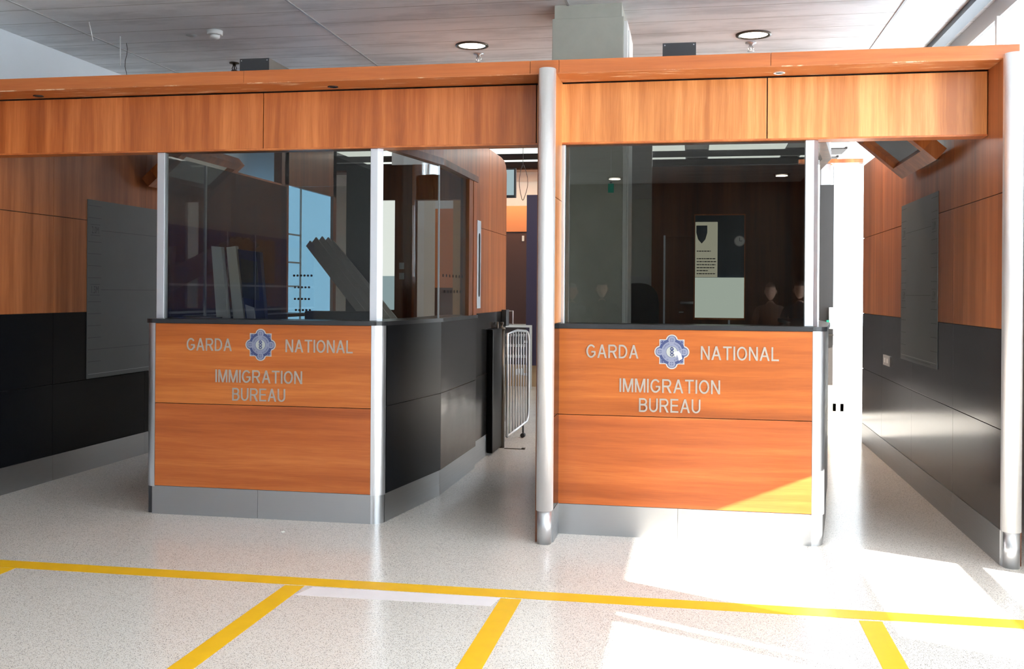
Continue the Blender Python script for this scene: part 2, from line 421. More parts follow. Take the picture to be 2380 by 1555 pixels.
def print_lines(mb, rows, y, m):
    """rows of small print as fine broken dashes"""
    rnd = random.Random(3)
    for x0, x1, z in rows:
        x = x0
        while x < x1:
            e = min(x1, x + rnd.uniform(.010, .026)); mb.box((x, y - .0008, z), (e, y, z + .008), 0, m); x = e + .004

# ------------------------------------------------------------------ key planes (metres)
XL, XR = -4.96, 1.675          # inner faces of the outer lane partitions
Y0, YC, YL, Y1 = 6.0, 6.055, 6.32, 6.2555
ZB, ZG, ZJ, ZK, ZU = 0.199, 0.755, 0.745, 1.3146, 2.0755
ZLB, ZLT, ZCB, ZCT = 2.442, 2.822, 2.822, 2.906
H = 3.6
XG = 2.1                       # glazed facade of the hall

# ------------------------------------------------------------------ setting
struct(MB().box((-9, -7, -0.12), (XG + 0.1, 20, 0)).build('floor', 'terrazzo'))
struct(MB().box((-9, -7, H), (XG + 0.1, 13.9, H + 0.15)).build('ceiling', 'ceiling_panels'))
for x in (-4.93, -2.92, -0.93, 1.452):
    struct(MB().box((x - 0.008, 3.0, H - 0.006), (x + 0.008, 13.9, H + 0.01)).build('trim_1', 'grey_plastic'))
struct(MB().box((-5.66, 6.3, 0), (-5.53, 13.4, H)).build('wall_left', 'white_plaster'))
struct(MB().box((-5.66, -7, 0), (-5.53, 6.3, H)).build('wall_left', 'hall_light'))
struct(MB().box((1.60, 13.72, 0), (1.72, 20, H)).build('wall_right', 'white_plaster'))
struct(MB().box((-6.6, 13.4, 0), (-6.45, 19.1, H)).box((-6.5, 13.38, 0), (-5.53, 13.5, H)).build('wall_left', 'white_plaster'))
struct(MB().box((-6.5, 18.9, 0), (XG + .1, 19.1, H)).build('wall_back', 'white_plaster'))
wf = MB(); wf.box((-2.6, -6.9, 0), (XG + .1, -6.75, H)); wf.box((-9, -6.9, 0), (-2.6, -6.75, .35)).box((-9, -6.9, 3.5), (-2.6, -6.75, H)).box((-9, -6.9, .35), (-5.5, -6.75, 3.5)).box((-4.1, -6.9, .35), (-4.04, -6.75, 3.5))  # opening at the left made for the added fill lamp
struct(wf.build('wall_front', 'hall_grey'))
struct(MB().box((XG + 0.3, -20, -0.2), (30, 40, -0.12)).build('trim_2', 'pavement'))

# glazed facade on the right: low clear lights, translucent film above
def glazing():
    root = struct(bpy.data.objects.new('window_1', None)); C.objects.link(root); root.location = (XG, 2, 0)
    fr = MB()
    fr.box((XG - .02, -6.9, 3.46), (XG + .08, 13.72, H)); fr.box((XG - .03, -6.9, 1.02), (XG + .06, 5.74, 1.10))
    fr.box((XG - .03, -6.9, 0), (XG + .06, 5.74, .04)); fr.box((XG - .03, 10.8, 1.02), (XG + .06, 13.72, 1.10))
    fr.box((XG - .03, -6.9, .50), (XG + .03, 5.74, .59)); fr.box((XG - .02, -6.9, .225), (XG + .02, 5.74, .26))
    for y in (-1.4, .4, 2.2, 3.46, 5.74, 10.85, 12.3, 13.7): fr.box((XG - .04, y - .025, 0), (XG + .06, y + .025, 3.46))
    for y in (7.6, 9.4): fr.box((XG - .04, y - .025, 2.9), (XG + .06, y + .025, 3.46))
    fr.box((XG - .08, 3.60, 0), (XG + .10, 4.04, H)); fr.box((XG - .05, 5.76, 0), (XG + .06, 10.83, 2.9))  # pilaster, then an unseen solid wall added to cut light behind the booths
    fr.build('window_frame', 'white_paint', root)
    MB().box((XG - .04, -6.9, 0), (XG + .06, -1.42, 3.46)).build('blocking_panel', 'hall_grey', root)  # unseen panel added in place of film to darken hall and left lane
    MB().box((XG, -1.38, .04), (XG + .012, 5.72, 1.03)).build('pane', 'clear_glass', root)
    MB().box((XG, 10.87, .04), (XG + .012, 13.68, 1.03)).build('pane', 'clear_glass', root)
    MB().box((XG, -1.4, 1.10), (XG + .006, 5.72, 3.46)).box((XG, 5.76, 2.9), (XG + .006, 13.7, 3.46)).box((XG, 10.87, 1.10), (XG + .006, 13.7, 2.9)).build('frosted_pane', 'frosted_film', root)
    # clear doors beyond the end of the right lane
    return root
glazing()
# dark ceiling channel along the glazing head
struct(MB().box((1.90, -6.9, H - 0.05), (2.0, 13.5, H)).build('trim_3', 'black_box'))

# concrete column behind the cornice
pl = thing('concrete_pillar', (-0.78, 7.55, 0), 'square bare concrete pillar rising to the ceiling behind the timber cornice', 'pillar')
MB().box((-1.045, 7.32, 0), (-0.525, 7.85, 3.5), 0.006).build('shaft', 'concrete', pl)
MB().box((-1.03, 7.335, 3.5), (-0.54, 7.83, H)).build('capital', 'concrete', pl)
MB().box((-0.525, 7.34, 0), (-0.50, 7.83, 3.47)).box((-0.50, 7.42, 0), (-0.49, 7.83, 3.42)).build('side_trim', 'white_paint', pl)

# ------------------------------------------------------------------ overhead timber cornice and lintel, two bays
def fascia(name_label, x0, x1, seams, cseams, spots, wm):
    t = thing('overhead_fascia', ((x0 + x1) / 2, YL, ZLB), name_label, 'fascia')
    cs = [x0] + cseams + [x1]
    for a, b in zip(cs[:-1], cs[1:]):
        MB().box((a + .0012, YC, ZCB + .006), (b - .0012, YL + .16, ZCT), 0.002).build('cornice', 'wood_cornice', t)
    MB().box((x0, YC + .001, ZCB), (x1, YL - .008, ZCB + .007)).build('soffit', 'wood_soffit', t)
    ss = [x0] + seams + [min(x1, 1.672)]
    for a, b in zip(ss[:-1], ss[1:]):
        MB().box((a + .003, YL, ZLB + .004), (b - .003, YL + .025, ZLT - .008), 0.002).build('lintel_panel', wm, t)
    MB().box((ss[0], YL + .012, ZLB + .008), (ss[-1], YL + .03, ZLT)).build('shadow_gap', 'black_gap', t)
    MB().box((ss[0], YL + .002, ZLB - .006), (ss[-1], YL + .13, ZLB + .004)).build('lintel_underside', 'wood_edge', t)
    MB().box((ss[0], YL + .03, ZLB + .004), (ss[-1], YL + .13, ZLT)).build('lintel_back', 'wood_dark', t)
    for (x, kind) in spots:
        d = MB()
        d.lathe([(0.034, 0), (0.034, -0.004), (0.026, -0.004), (0.024, 0.0)], (x, YC + .17, ZCB), 24)
        o = d.build('spotlight_trim', 'white_plastic' if kind else 'black_box', t)
        lab(o, 'white round spotlight rim' if kind else 'dark empty spotlight hole')
    return t
fascia('orange cherry veneer fascia and cornice over the left booth', -7.2, -0.998, [-5.6, -2.836], [-5.5, -2.853], [(-4.429, 0), (-2.316, 0)], 'wood_v')
fascia('orange cherry veneer fascia and cornice over the right booth', -0.998, 1.769, [-0.859, 0.418], [-0.822, 0.419], [(0.48, 1)], 'wood_v_light')

# unseen dark boards added behind the cornice to shade booths and lanes
t = thing('shade_canopy', (-1.6, 7.5, 2.845), 'flat dark canopy added unseen behind the cornice to shade booths and lanes', 'canopy')
for a, b in ((XL - .1, -1.06), (-.48, XR + .11)):
    MB().box((a, YL + .17, 2.846), (b, 8.60, 2.87)).build('shade_board', 'wood_dark', t)
MB().box((-1.06, YL + .17, 2.846), (-.48, 7.31, 2.87)).build('shade_board', 'wood_dark', t)
MB().box((-1.06, 7.86, 2.846), (-.48, 8.60, 2.87)).build('shade_board', 'wood_dark', t)

# ------------------------------------------------------------------ lane partitions
def half_round(xc, yc, r, z0, z1, n=16):
    pts = [(xc + r * math.cos(a), yc + r * math.sin(a)) for a in [PI + k * PI / n for k in range(n + 1)]]
    pts += [(xc + r, yc + .03), (xc - r, yc + .03)]
    return pts
def partition(label, xf, side, y0, y1, joints, cornered, ztop, lower='gunmetal', wm='wood_lane', thick=0.10, upper_joints=None):
    """xf: visible face; side +1 when the body lies at x > xf"""
    xb = xf + side * thick
    t = thing('lane_partition', ((xf + xb) / 2, (y0 + y1) / 2, 0), label, 'partition')
    MB().box((xf + side * .012, y0 + .03, 0), (xb - side * .001, y1, ztop)).build('core', 'black_gap', t)
    ys = [y0 + .03] + joints + [y1]
    uy = [y0 + .03] + (upper_joints if upper_joints is not None else joints) + [y1]
    g = .0015
    for a, b in zip(uy[:-1], uy[1:]):
        MB().box((xf, a + g, ZK + g), (xf + side * .012, b - g, ZU - .002), .0008).build('wood_panel', wm, t)
        MB().box((xf, a + g, ZU + .003), (xf + side * .012, b - g, ztop), .0008).build('wood_panel', wm, t)
    for a, b in zip(ys[:-1], ys[1:]):
        MB().box((xf, a + g, ZB + g), (xf + side * .012, b - g, ZG - .002), .0008).build('metal_panel', lower, t)
        MB().box((xf, a + g, ZG + .002), (xf + side * .012, b - g, ZK - .002), .0008).build('metal_panel', lower, t)
        MB().box((xf - side * .002, a + .0006, 0), (xf + side * .012, b - .0006, ZB - .001), .0008).build('plinth', 'steel_plinth', t)
    MB().box((xb - side * .001, y0 + .03, 0), (xb + side * .011, y1, ztop)).build('rear_cladding', 'wood_dark', t)
    if cornered:
        xc = (xf + xb) / 2; r = thick / 2
        MB().prism(half_round(xc, y0, r - .006, 0, .2), 0, .199).build('column_foot', 'steel', t)
        o = MB().prism(half_round(xc, y0, r, .199, 2.85), .199, 2.842); ob = o.build('end_column', 'column_steel', t)
        for f in ob.data.polygons: f.use_smooth = abs(f.normal.z) < .5 and f.normal.y < -0.01
        for c in t.children:
            if c.name.startswith('column_foot'):
                for f in c.data.polygons: f.use_smooth = abs(f.normal.z) < .5 and f.normal.y < -0.01
    return t
partition('long partition along the left lane with height chart, cherry above black panels', XL, -1, 5.2, 11.6, [7.17, 8.52, 9.9], False, ZLB + .36, 'black_laminate', 'wood_lane')
partition('long partition along the right lane ending in a rounded steel column', XR, 1, Y0, 10.8, [7.10, 8.40, 9.70], True, ZCB - .001, 'gunmetal', 'wood_lane')
mid = partition('short partition between the booths ending in a tall rounded steel column', -0.835, -1, Y0, 6.33, [], True, ZCB - .001, 'gunmetal', 'wood_v_light', 0.098)

# ------------------------------------------------------------------ booths
def seg_box(mb, a, b, z0, z1, t, inward):
    """upright slab between plan points a,b, thickness t towards the plan vector inward"""
    a, b = Vector((a[0], a[1])), Vector((b[0], b[1])); d = (b - a).normalized(); n = Vector((-d.y, d.x))
    if n.dot(Vector(inward)) < 0: n = -n
    p = [a, b, b + n * t, a + n * t]
    mb.prism([(q.x, q.y) for q in p], z0, z1)
    return mb
def arc_prism(xc, yc, r, a0, a1, z0, z1, t=.012, n=10):
    pts = [(xc + r * math.cos(a0 + (a1 - a0) * k / n), yc + r * math.sin(a0 + (a1 - a0) * k / n)) for k in range(n + 1)]
    pts += [(xc + (r - t) * math.cos(a1 - (a1 - a0) * k / n), yc + (r - t) * math.sin(a1 - (a1 - a0) * k / n)) for k in range(n + 1)]
    mb = MB(); mb.prism(pts, z0, z1); return mb
def smooth_sides(o):
    for f in o.data.polygons: f.use_smooth = abs(f.normal.z) < .5
    if hasattr(o.data, 'set_sharp_from_angle'): o.data.set_sharp_from_angle(angle=math.radians(40))

def crest(parent, xc, zc, rad, y, sticker):
    def ring(k, rr):
        """outline of the eight lobed star: k scales, four round lobes and four square points"""
        pts = []
        for q in range(4):
            a0 = q * PI / 2
            # round lobe
            cx, cz = .66 * math.cos(a0), .66 * math.sin(a0); lr = rr
            for j in range(-5, 6):
                a = a0 + j * .28
                pts.append((cx + lr * math.cos(a), cz + lr * math.sin(a)))
            a1 = a0 + PI / 4
            pr = .96 + (rr - .30) * 1.35
            for da, r_ in ((-.22, .80 + (rr - .30)), (-.10, .88 + (rr - .30)), (0, pr), (.10, .88 + (rr - .30)), (.22, .80 + (rr - .30))):
                pts.append((r_ * math.cos(a1 + da), r_ * math.sin(a1 + da)))
        return pts
    def P(pts, k=1.0): return [(xc + p[0] * rad * k, zc + p[1] * rad * k) for p in pts]
    mb = MB()
    mb.prism(P(ring(1, .34)), y - .002, y, 'crest_beige', 'y')
    mb.prism(P(ring(1, .27)), y - .0026, y - .002, 'crest_blue', 'y')
    circ = lambda r, n=40, cx=0, cz=0: [(cx + r * math.cos(2 * PI * j / n), cz + r * math.sin(2 * PI * j / n)) for j in range(n)]
    # corner ornaments: small knots of pale dots in the square points
    for q in range(4):
        a = PI / 4 + q * PI / 2
        for r_, o_, s in ((.84, 0, .032), (.76, .08, .03), (.76, -.08, .03)):
            mb.prism(P(circ(s, 10, r_ * math.cos(a + o_ * 1.3), r_ * math.sin(a + o_ * 1.3))), y - .0031, y - .0026, 'crest_pale', 'y')
    for q in range(4):
        a = q * PI / 2
        mb.prism(P(circ(.205, 24, .70 * math.cos(a), .70 * math.sin(a))), y - .0033, y - .0026, 'crest_pale', 'y')
    mb.prism(P(circ(.66)), y - .0030, y - .0026, 'crest_blue', 'y')
    mb.prism(P(circ(.60)), y - .0037, y - .0026, 'crest_pale', 'y')
    for q in range(4):      # ringed crosses on the lobes
        a = q * PI / 2; cx, cz = .68 * math.cos(a), .68 * math.sin(a)
        mb.prism(P(circ(.17, 24, cx, cz)), y - .0042, y - .0026, 'crest_pale', 'y')
        for i in (-1, 1):
            for j in (-1, 1):
                mb.prism(P([(cx + i * .03, cz + j * .03), (cx + i * .11, cz + j * .03), (cx + i * .03, cz + j * .11)]), y - .0047, y - .0042, 'crest_blue', 'y')
    mb.prism(P(circ(.335)), y - .0043, y - .0037, 'crest_blue', 'y')
    mb.prism(P(circ(.315)), y - .0049, y - .0043, 'crest_cream', 'y')
    # small lettering round the ring
    def ringtext(txt, amid, step, r, flip):
        n = len(txt)
        for i, ch in enumerate(txt):
            if ch == ' ': continue
            a = amid + (-(i - (n - 1) / 2) * step if not flip else (i - (n - 1) / 2) * step)
            cu = bpy.data.curves.new('t', 'FONT'); cu.body = ch; cu.size = .145; cu.align_x = 'CENTER'; cu.resolution_u = 2
            ob = bpy.data.objects.new('t', cu); me = bpy.data.meshes.new_from_object(ob)
            rt = a - PI / 2 if not flip else a + PI / 2
            rr_ = r if not flip else r + .12
            vs = []
            for v in me.vertices:
                x, z = v.co.x, v.co.y
                X = rr_ * math.cos(a) + x * math.cos(rt) - z * math.sin(rt); Z = rr_ * math.sin(a) + x * math.sin(rt) + z * math.cos(rt)
                vs.append((xc + X * rad, y - .0040 - .00008 * (i % 2), zc + Z * rad))
            mb.poly(vs, [tuple(p.vertices) for p in me.polygons], 'crest_blue')
            bpy.data.objects.remove(ob); bpy.data.curves.remove(cu); bpy.data.meshes.remove(me)
    ringtext('GARDA', PI * .75, .19, .44, False); ringtext('SIOCHANA', PI * .25, .135, .44, False)
    ringtext('NA H', PI * 1.25, .18, .44, True); ringtext('EIREANN', PI * 1.75, .15, .44, True)
    # interlaced monogram in the centre
    for sgn, ph in ((1, 0.0), (-1, 0.0)):
        pth = []
        for k in range(25):
            s_ = k / 24
            pth.append((xc + rad * (sgn * .085 * math.sin(s_ * 2 * PI * 1.5) + .01), y - .0053, zc + rad * (.25 - .5 * s_)))
        mb.tube(pth, rad * .028, 6, 'crest_blue')
    mb.tube([(xc + rad * .07 * math.cos(a), y - .0053, zc + rad * (.20 + .07 * math.sin(a))) for a in [k * PI / 6 for k in range(12)]], rad * .02, 6, 'crest_blue')
    if sticker:
        mb.prism(P([(.04, -.03), (.38, .05), (.52, -.12), (.60, -.38), (.40, -.50), (.36, -.28), (.30, -.14), (.22, -.30), (.16, -.12)]), y - .0060, y - .0052, 'sticker_white', 'y')
    return mb.build('crest', 'crest_blue', parent)

ZPB, ZPT = 0.1892, 1.281
def booth(label, xa, xb, left_open, dx, sticker):
    """front from xa to xb; side runs back on the right with a 9 degree flare, then parallel to the lane"""
    t = thing('passport_booth', ((xa + xb) / 2, 7.4, 0), label, 'booth')
    R = .08
    xs = xb + R                                  # side face start
    A = (xs, Y1 + R); B = (xb + .212, 7.25); Cc = (xb + .216, 8.44)
    LX = xa - R if left_open else xa + .012      # left face
    yb = 8.60
    up = MB().box((xa + .002, Y1, ZJ + .002), (xb - .002, Y1 + .02, ZPT - .002), .0015).build('upper_front_panel', 'wood_h', t)
    lab(up, 'cherry front panel with grey lettering and a blue crest')
    MB().box((xa + .002, Y1, ZPB + .002), (xb - .002, Y1 + .02, ZJ - .002), .0015).build('lower_front_panel', 'wood_h_b', t)
    MB().box((xa, Y1 + .012, ZPB), (xb, Y1 + .03, ZPT)).build('panel_backing', 'black_gap', t)
    # lettering on the upper panel
    for txt, x0, x1, z0, z1, sp in (('GARDA', -3.337, -3.017, 1.100, 1.183, 1.0), ('NATIONAL', -2.640, -2.180, 1.100, 1.183, 1.02),
                                ('IMMIGRATION', -3.131, -2.524, .893, .977, 1.02), ('BUREAU', -3.011, -2.640, .774, .858, 1.0)):
        word(txt, x0 + dx, x1 + dx, z0, z1, Y1, 'letter_grey', .003, up)
    crest(up, -2.814 + dx, 1.145, .106, Y1, sticker)
    # rounded steel corners and plinth
    o = arc_prism(xb, Y1 + R, R, -PI / 2, math.radians(9) * -1, ZPB - .005, ZPT).build('corner_post', 'aluminium', t); smooth_sides(o)
    o = arc_prism(xb, Y1 + R, R - .008, -PI / 2, math.radians(-9), 0, ZPB - .006).build('corner_foot', 'steel', t); smooth_sides(o)
    if left_open:
        o = arc_prism(xa, Y1 + R, R, PI, 1.5 * PI, ZPB - .005, ZPT).build('corner_post', 'aluminium', t); smooth_sides(o)
    pj = (xa + xb) / 2 - .02
    x_l = xa - .02 if left_open else xa
    MB().box((x_l, Y1 + .006, 0), (pj - .0008, Y1 + .02, ZPB - .001), .001).build('plinth', 'steel_plinth', t)
    MB().box((pj + .0008, Y1 + .006, 0), (xb, Y1 + .02, ZPB - .001), .001).build('plinth', 'steel_plinth', t)
    # side: steel plinth, black panels
    inn = (-1, 0)
    A2 = (A[0] - .008, A[1])
    for (p, q, mt, pm) in ((A, B, 'black_laminate', 'steel_plinth'), (B, Cc, 'gunmetal_mirror', 'steel_plinth')):
        m1 = MB(); seg_box(m1, p, (q[0], q[1] - .002), ZG + .002, ZPT, .018, inn); m1.build('side_panel', mt, t)
        m1 = MB(); seg_box(m1, p, (q[0], q[1] - .002), ZPB, ZG - .002, .018, inn); m1.build('side_panel', mt, t)
        m1 = MB(); seg_box(m1, (p[0] - .008, p[1]), (q[0] - .008, q[1] - .001), 0, ZPB - .001, .018, inn); m1.build('plinth', pm, t)
    # inner carcass so that nothing is hollow
    MB().box((LX + .02, Y1 + .032, 0), (xb - .001, Y1 + .05, ZPT - .002)).build('counter_back', 'black_box', t)
    if left_open:
        MB().box((LX, Y1 + R, ZPB), (LX + .018, yb, ZPT)).build('side_panel', 'black_laminate', t)
        MB().box((LX + .01, Y1 + R, 0), (LX + .02, yb, ZPB - .001)).build('plinth', 'steel_plinth', t)
    # black worktop lip
    w0 = (xa - R - .012) if left_open else xa - .012
    tp = [(w0, Y1 + R)] if left_open else [(w0, Y1 - .012)]
    if left_open: tp += [(xa + (R + .012) * math.cos(a), Y1 + R + (R + .012) * math.sin(a)) for a in [PI + .2 + k * .2 for k in range(7)]]
    tp += [(xb + (R + .012) * math.cos(a), Y1 + R + (R + .012) * math.sin(a)) for a in [-PI / 2 + k * .2 for k in range(8)]]
    tp += [(B[0] + .012, B[1]), (Cc[0] + .012, Cc[1]), (Cc[0] - .25, Cc[1]), (B[0] - .25, B[1]), (xb - .16, Y1 + .32), ((w0 + .28) if left_open else w0, Y1 + .32)]
    if left_open: tp += [(w0 + .28, yb - .01), (w0, yb - .01)]
    MB().prism(tp, ZPT, ZPT + .027).build('worktop', 'worktop_black', t)
    # window frame posts and glass
    zt = ZLB - .007; zb = ZPT + .027; yp = 6.34
    pa = (-3.609 + dx) if left_open else xa + .003
    pw = .055 if left_open else .03
    MB().box((pa, yp, zb), (pa + pw, yp + .05, zt), .003).build('window_post', 'aluminium', t)
    pb0 = xb - .041
    MB().box((pb0, yp, zb), (pb0 + .05, yp + .05, zt), .003).build('window_post', 'aluminium', t)
    MB().prism([(pb0 + .05, yp), (pb0 + .078, yp + .03), (pb0 + .07, yp + .05), (pb0 + .05, yp + .05)], zb, zt).build('window_post', 'aluminium', t)
    MB().box((pa + pw, yp + .02, zb), (pb0, yp + .028, zt)).build('front_glass', 'booth_glass', t)
    gi = .02 if left_open else .065
    gA = ((pb0 + .066, yp + .05) if left_open else (pb0 + .04, yp + .05)); gB = (B[0] - gi, B[1]); gC = (Cc[0] - gi, Cc[1] - .28)
    m1 = MB(); seg_box(m1, gA, (gB[0], gB[1] - .004), zb, zt, .008, inn); m1.build('side_glass', 'side_glass', t)
    m1 = MB(); seg_box(m1, (gB[0], gB[1] + .004), gC, zb, zt, .008, inn); g2 = m1.build('side_glass', 'side_glass', t)
    m1 = MB(); seg_box(m1, gB, (gB[0], gB[1] + .006), zb, zt, .012, inn); m1.build('glass_joint', 'aluminium', t)
    for z, ys in ((1.625, [7.36 + .105 * k for k in range(7)]), (1.505, [7.40 + .105 * k for k in range(6)])):
        for y in ys: MB().tube([(gB[0] + .0005, y, z), (gB[0] + .003, y, z)], .012, 10).build('speech_hole', 'black_gap', g2)
    # header over the side glazing (wood), and the wooden jamb at its end
    m1 = MB(); seg_box(m1, (A[0] + .012, YL + .135), (B[0] + .012, B[1]), zt, zt + .05, .06, inn); seg_box(m1, (B[0] + .012, B[1]), (Cc[0] + .012, Cc[1]), zt, zt + .05, .06, inn); m1.build('side_header', 'wood_dark', t)
    m1 = MB(); seg_box(m1, (A[0] + .008, YL + .135), (B[0] + .008, B[1]), zt + .05, 2.835, .05, inn); seg_box(m1, (B[0] + .008, B[1]), (Cc[0] + .008, Cc[1]), zt + .05, 2.835, .05, inn); m1.build('side_fascia', 'wood_lane', t)
    MB().box((Cc[0] - .06, Cc[1] - .28, zb), (Cc[0] - .005, Cc[1] - .13, zt)).build('side_jamb', 'wood_lane', t)
    MB().box((Cc[0] - .05, Cc[1] - .13, zb), (Cc[0] + .0, Cc[1] - .002, zt)).build('side_jamb', 'wood_v', t)
    if left_open:
        m1 = MB().box((LX + .02, yp + .06, zb), (LX + .028, yb - .02, zt)); m1.build('side_glass', 'smoked_glass', t)
        MB().box((LX + .015, 7.05, zb), (LX + .033, 7.065, zt)).build('glass_joint', 'aluminium', t)
    # desk shelf inside
    MB().prism([(LX + .04, Y1 + .06), (xb + .02, Y1 + .06), (xb + .16, 7.25), (xb + .16, 7.5), (LX + .04, 7.5)], 1.0, 1.03).build('officer_desk', 'black_box', t)
    MB().prism([(LX + .03, Y1 + .06), (xb - .02, Y1 + .06), (xb + .16, 7.25), (xb + .17, 8.4), (LX + .03, 8.4)], 0, .15).build('raised_floor', 'carpet_dark', t)
    return t, LX, yb
bL, LXl, YB = booth('left timber immigration booth, rounded steel corners both sides, planks leaning inside', -3.567, -2.056, True, 0.0, False)
bR, LXr, _ = booth('right timber immigration booth butting against the tall steel column, white sticker on its crest', -0.849, 0.688, False, 2.672, True)

# ------------------------------------------------------------------ backs of the booths
# left booth: glass with speech holes, brown wall with switches, lit openings
t = thing('booth_rear_wall', (-2.8, 8.66, 0), 'dark brown rear wall of the left booth with glass, lit openings and two switches', 'wall')
rg = MB().box((-3.62, 8.62, .15), (-3.07, 8.63, 2.44)).build('rear_glass', 'side_glass', t)
for z, n, sh in ((1.64, 6, 0), (1.535, 5, 1), (1.43, 5, 1), (1.33, 5, 2)):
    for k in range(n):
        x = -3.56 + (k + sh * .3) * .033
        MB().tube([(x, 8.612, z), (x, 8.62, z)], .010, 10).build('speech_hole', 'black_gap', rg)
MB().box((-3.07, 8.61, 0), (-2.75, 8.70, 2.62)).build('wall_panel', 'greygreen', t)
MB().box((-2.75, 8.61, 0), (-2.62, 8.70, 1.34)).box((-2.75, 8.61, 2.31), (-2.62, 8.70, 2.62)).box((-2.62, 8.61, 0), (-2.46, 8.70, 2.62)).build('wall_panel', 'wood_dark', t)
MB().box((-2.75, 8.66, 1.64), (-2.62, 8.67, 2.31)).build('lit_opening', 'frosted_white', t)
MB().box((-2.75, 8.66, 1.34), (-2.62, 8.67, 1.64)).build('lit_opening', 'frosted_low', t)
for z in (1.70, 1.61):
    MB().box((-2.575, 8.60, z), (-2.53, 8.61, z + .058), .002).build('switch_plate', 'grey_plastic', t)
MB().box((-2.46, 8.60, 0), (-2.438, 8.70, 2.31)).box((-2.46, 8.60, 2.31), (-2.0, 8.70, 2.62)).build('door_frame', 'wood_v', t)
# corridor seen through the opening at the right end of the left booth
t = thing('corridor_wall', (-2.9, 11.2, 0), 'pale corridor wall with grey door and pink panel seen through the side glass of the left booth', 'wall')
MB().box((-3.45, 11.2, 0), (-3.06, 11.3, 3.1)).build('wall_panel', 'white_plaster', t)
MB().box((-3.40, 11.18, 0), (-3.23, 11.2, 2.28)).build('grey_door', 'grey_door', t)
MB().box((-3.06, 11.2, 0), (-2.93, 11.3, 3.1)).build('wall_panel', 'white_paint', t)
MB().box((-2.93, 11.2, 1.55), (-2.72, 11.3, 2.45)).build('pink_panel', 'orange_wall', t)
MB().box((-2.93, 11.2, 0), (-2.72, 11.3, 1.55)).build('wall_panel', 'brown_door', t)
MB().box((-2.93, 11.2, 2.45), (-2.72, 11.3, 3.1)).build('wall_panel', 'white_plaster', t)
MB().box((-2.72, 11.2, 0), (-2.60, 11.3, 3.1)).build('wall_panel', 'tan_wall', t)

# right booth
t = thing('booth_rear_wall', (0.1, 8.66, 0), 'dark rear wall of the right booth with wooden door and framed notice window', 'wall')
MB().box((-0.80, 8.61, 0), (-0.61, 8.69, 2.57)).build('wall_panel', 'greygreen', t)
MB().box((-0.61, 8.58, 0), (-0.595, 8.69, 2.8)).build('steel_jamb', 'aluminium', t)
MB().box((-0.575, 8.60, 0), (-0.37, 8.66, 1.64)).box((-0.575, 8.60, 2.30), (-0.37, 8.66, 2.9)).build('wall_panel', 'grey_plastic', t)
MB().box((-0.545, 8.62, 1.64), (-0.37, 8.64, 2.30)).build('lit_opening', 'paper_grey', t)
MB().box((-0.37, 8.61, 0), (-0.27, 8.69, 2.57)).build('wall_panel', 'wood_dark', t)
MB().box((-0.27, 8.61, 1.98), (0.99, 8.69, 2.57)).box((0.28, 8.61, 0), (0.99, 8.69, 1.98)).build('wall_panel', 'wood_dark', t)
MB().box((-0.27, 8.60, 0), (-0.255, 8.69, 1.99)).box((0.265, 8.60, 0), (0.28, 8.69, 1.99)).build('door_frame', 'aluminium', t)
d = MB().box((-0.255, 8.625, 0), (0.265, 8.67, 1.98)).build('door', 'wood_dark', t)
MB().tube([(-0.12, 8.625, 1.425), (-0.12, 8.58, 1.425), (-0.02, 8.58, 1.425)], .011, 10).build('door_handle', 'steel', d)
MB().lathe([(.02, 0), (.02, .01), (.012, .012)], (-0.12, 8.61, 1.34), 16).build('door_knob', 'steel', d)
MB().box((-0.018, 8.585, 1.285), (0.40, 8.60, 1.30)).box((-0.018, 8.585, 2.155), (0.40, 8.60, 2.165)).box((-0.018, 8.585, 1.30), (-.010, 8.60, 2.155)).box((0.392, 8.585, 1.30), (.40, 8.60, 2.155)).build('window_frame', 'wood_v', t)
MB().box((-0.010, 8.596, 1.30), (0.392, 8.600, 2.155)).build('window_pane', 'navy', t)

nt_ = thing('customs_notice', (0.08, 8.59, 1.64), 'tall pale notice with a dark shield behind the glass of the right booth', 'notice')
MB().box((-0.008, 8.588, 1.64), (0.175, 8.592, 2.10)).build('sheet', 'glow_notice', nt_)
mb = MB(); mb.prism([(0.0, 2.07), (.09, 2.07), (.09, 2.01), (.075, 1.955), (.045, 1.92), (.015, 1.955), (0, 2.01)], 8.585, 8.588, 'navy', 'y')
print_lines(mb, [(.005, .12, 1.853)] + [(.005, x1, z) for z, x1 in ((1.79, .16), (1.765, .165), (1.74, .16), (1.715, .15), (1.69, .10), (1.665, .16))], 8.588, None)
mb.build('print', 'ink', nt_)
tag(MB().box((-0.008, 8.580, 1.302), (0.392, 8.583, 1.637), .001).build('paper_sheet', 'glow_sheet'), 'blank pale sheet with added glow, taped to the lower rear window of the right booth', 'paper')
t = thing('wall_clock', (0.353, 8.61, 1.90), 'small round white wall clock at the back of the right booth', 'clock')
MB().tube([(0.353, 8.609, 1.94), (0.353, 8.585, 1.94)], .045, 24).build('clock_case', 'grey_plastic', t)
MB().tube([(0.353, 8.585, 1.94), (0.353, 8.582, 1.94)], .038, 24).build('clock_face', 'white_plastic', t)
MB().box((0.351, 8.579, 1.94), (0.355, 8.582, 1.968)).box((0.353, 8.579, 1.938), (0.375, 8.582, 1.942)).build('clock_hands', 'ink', t)

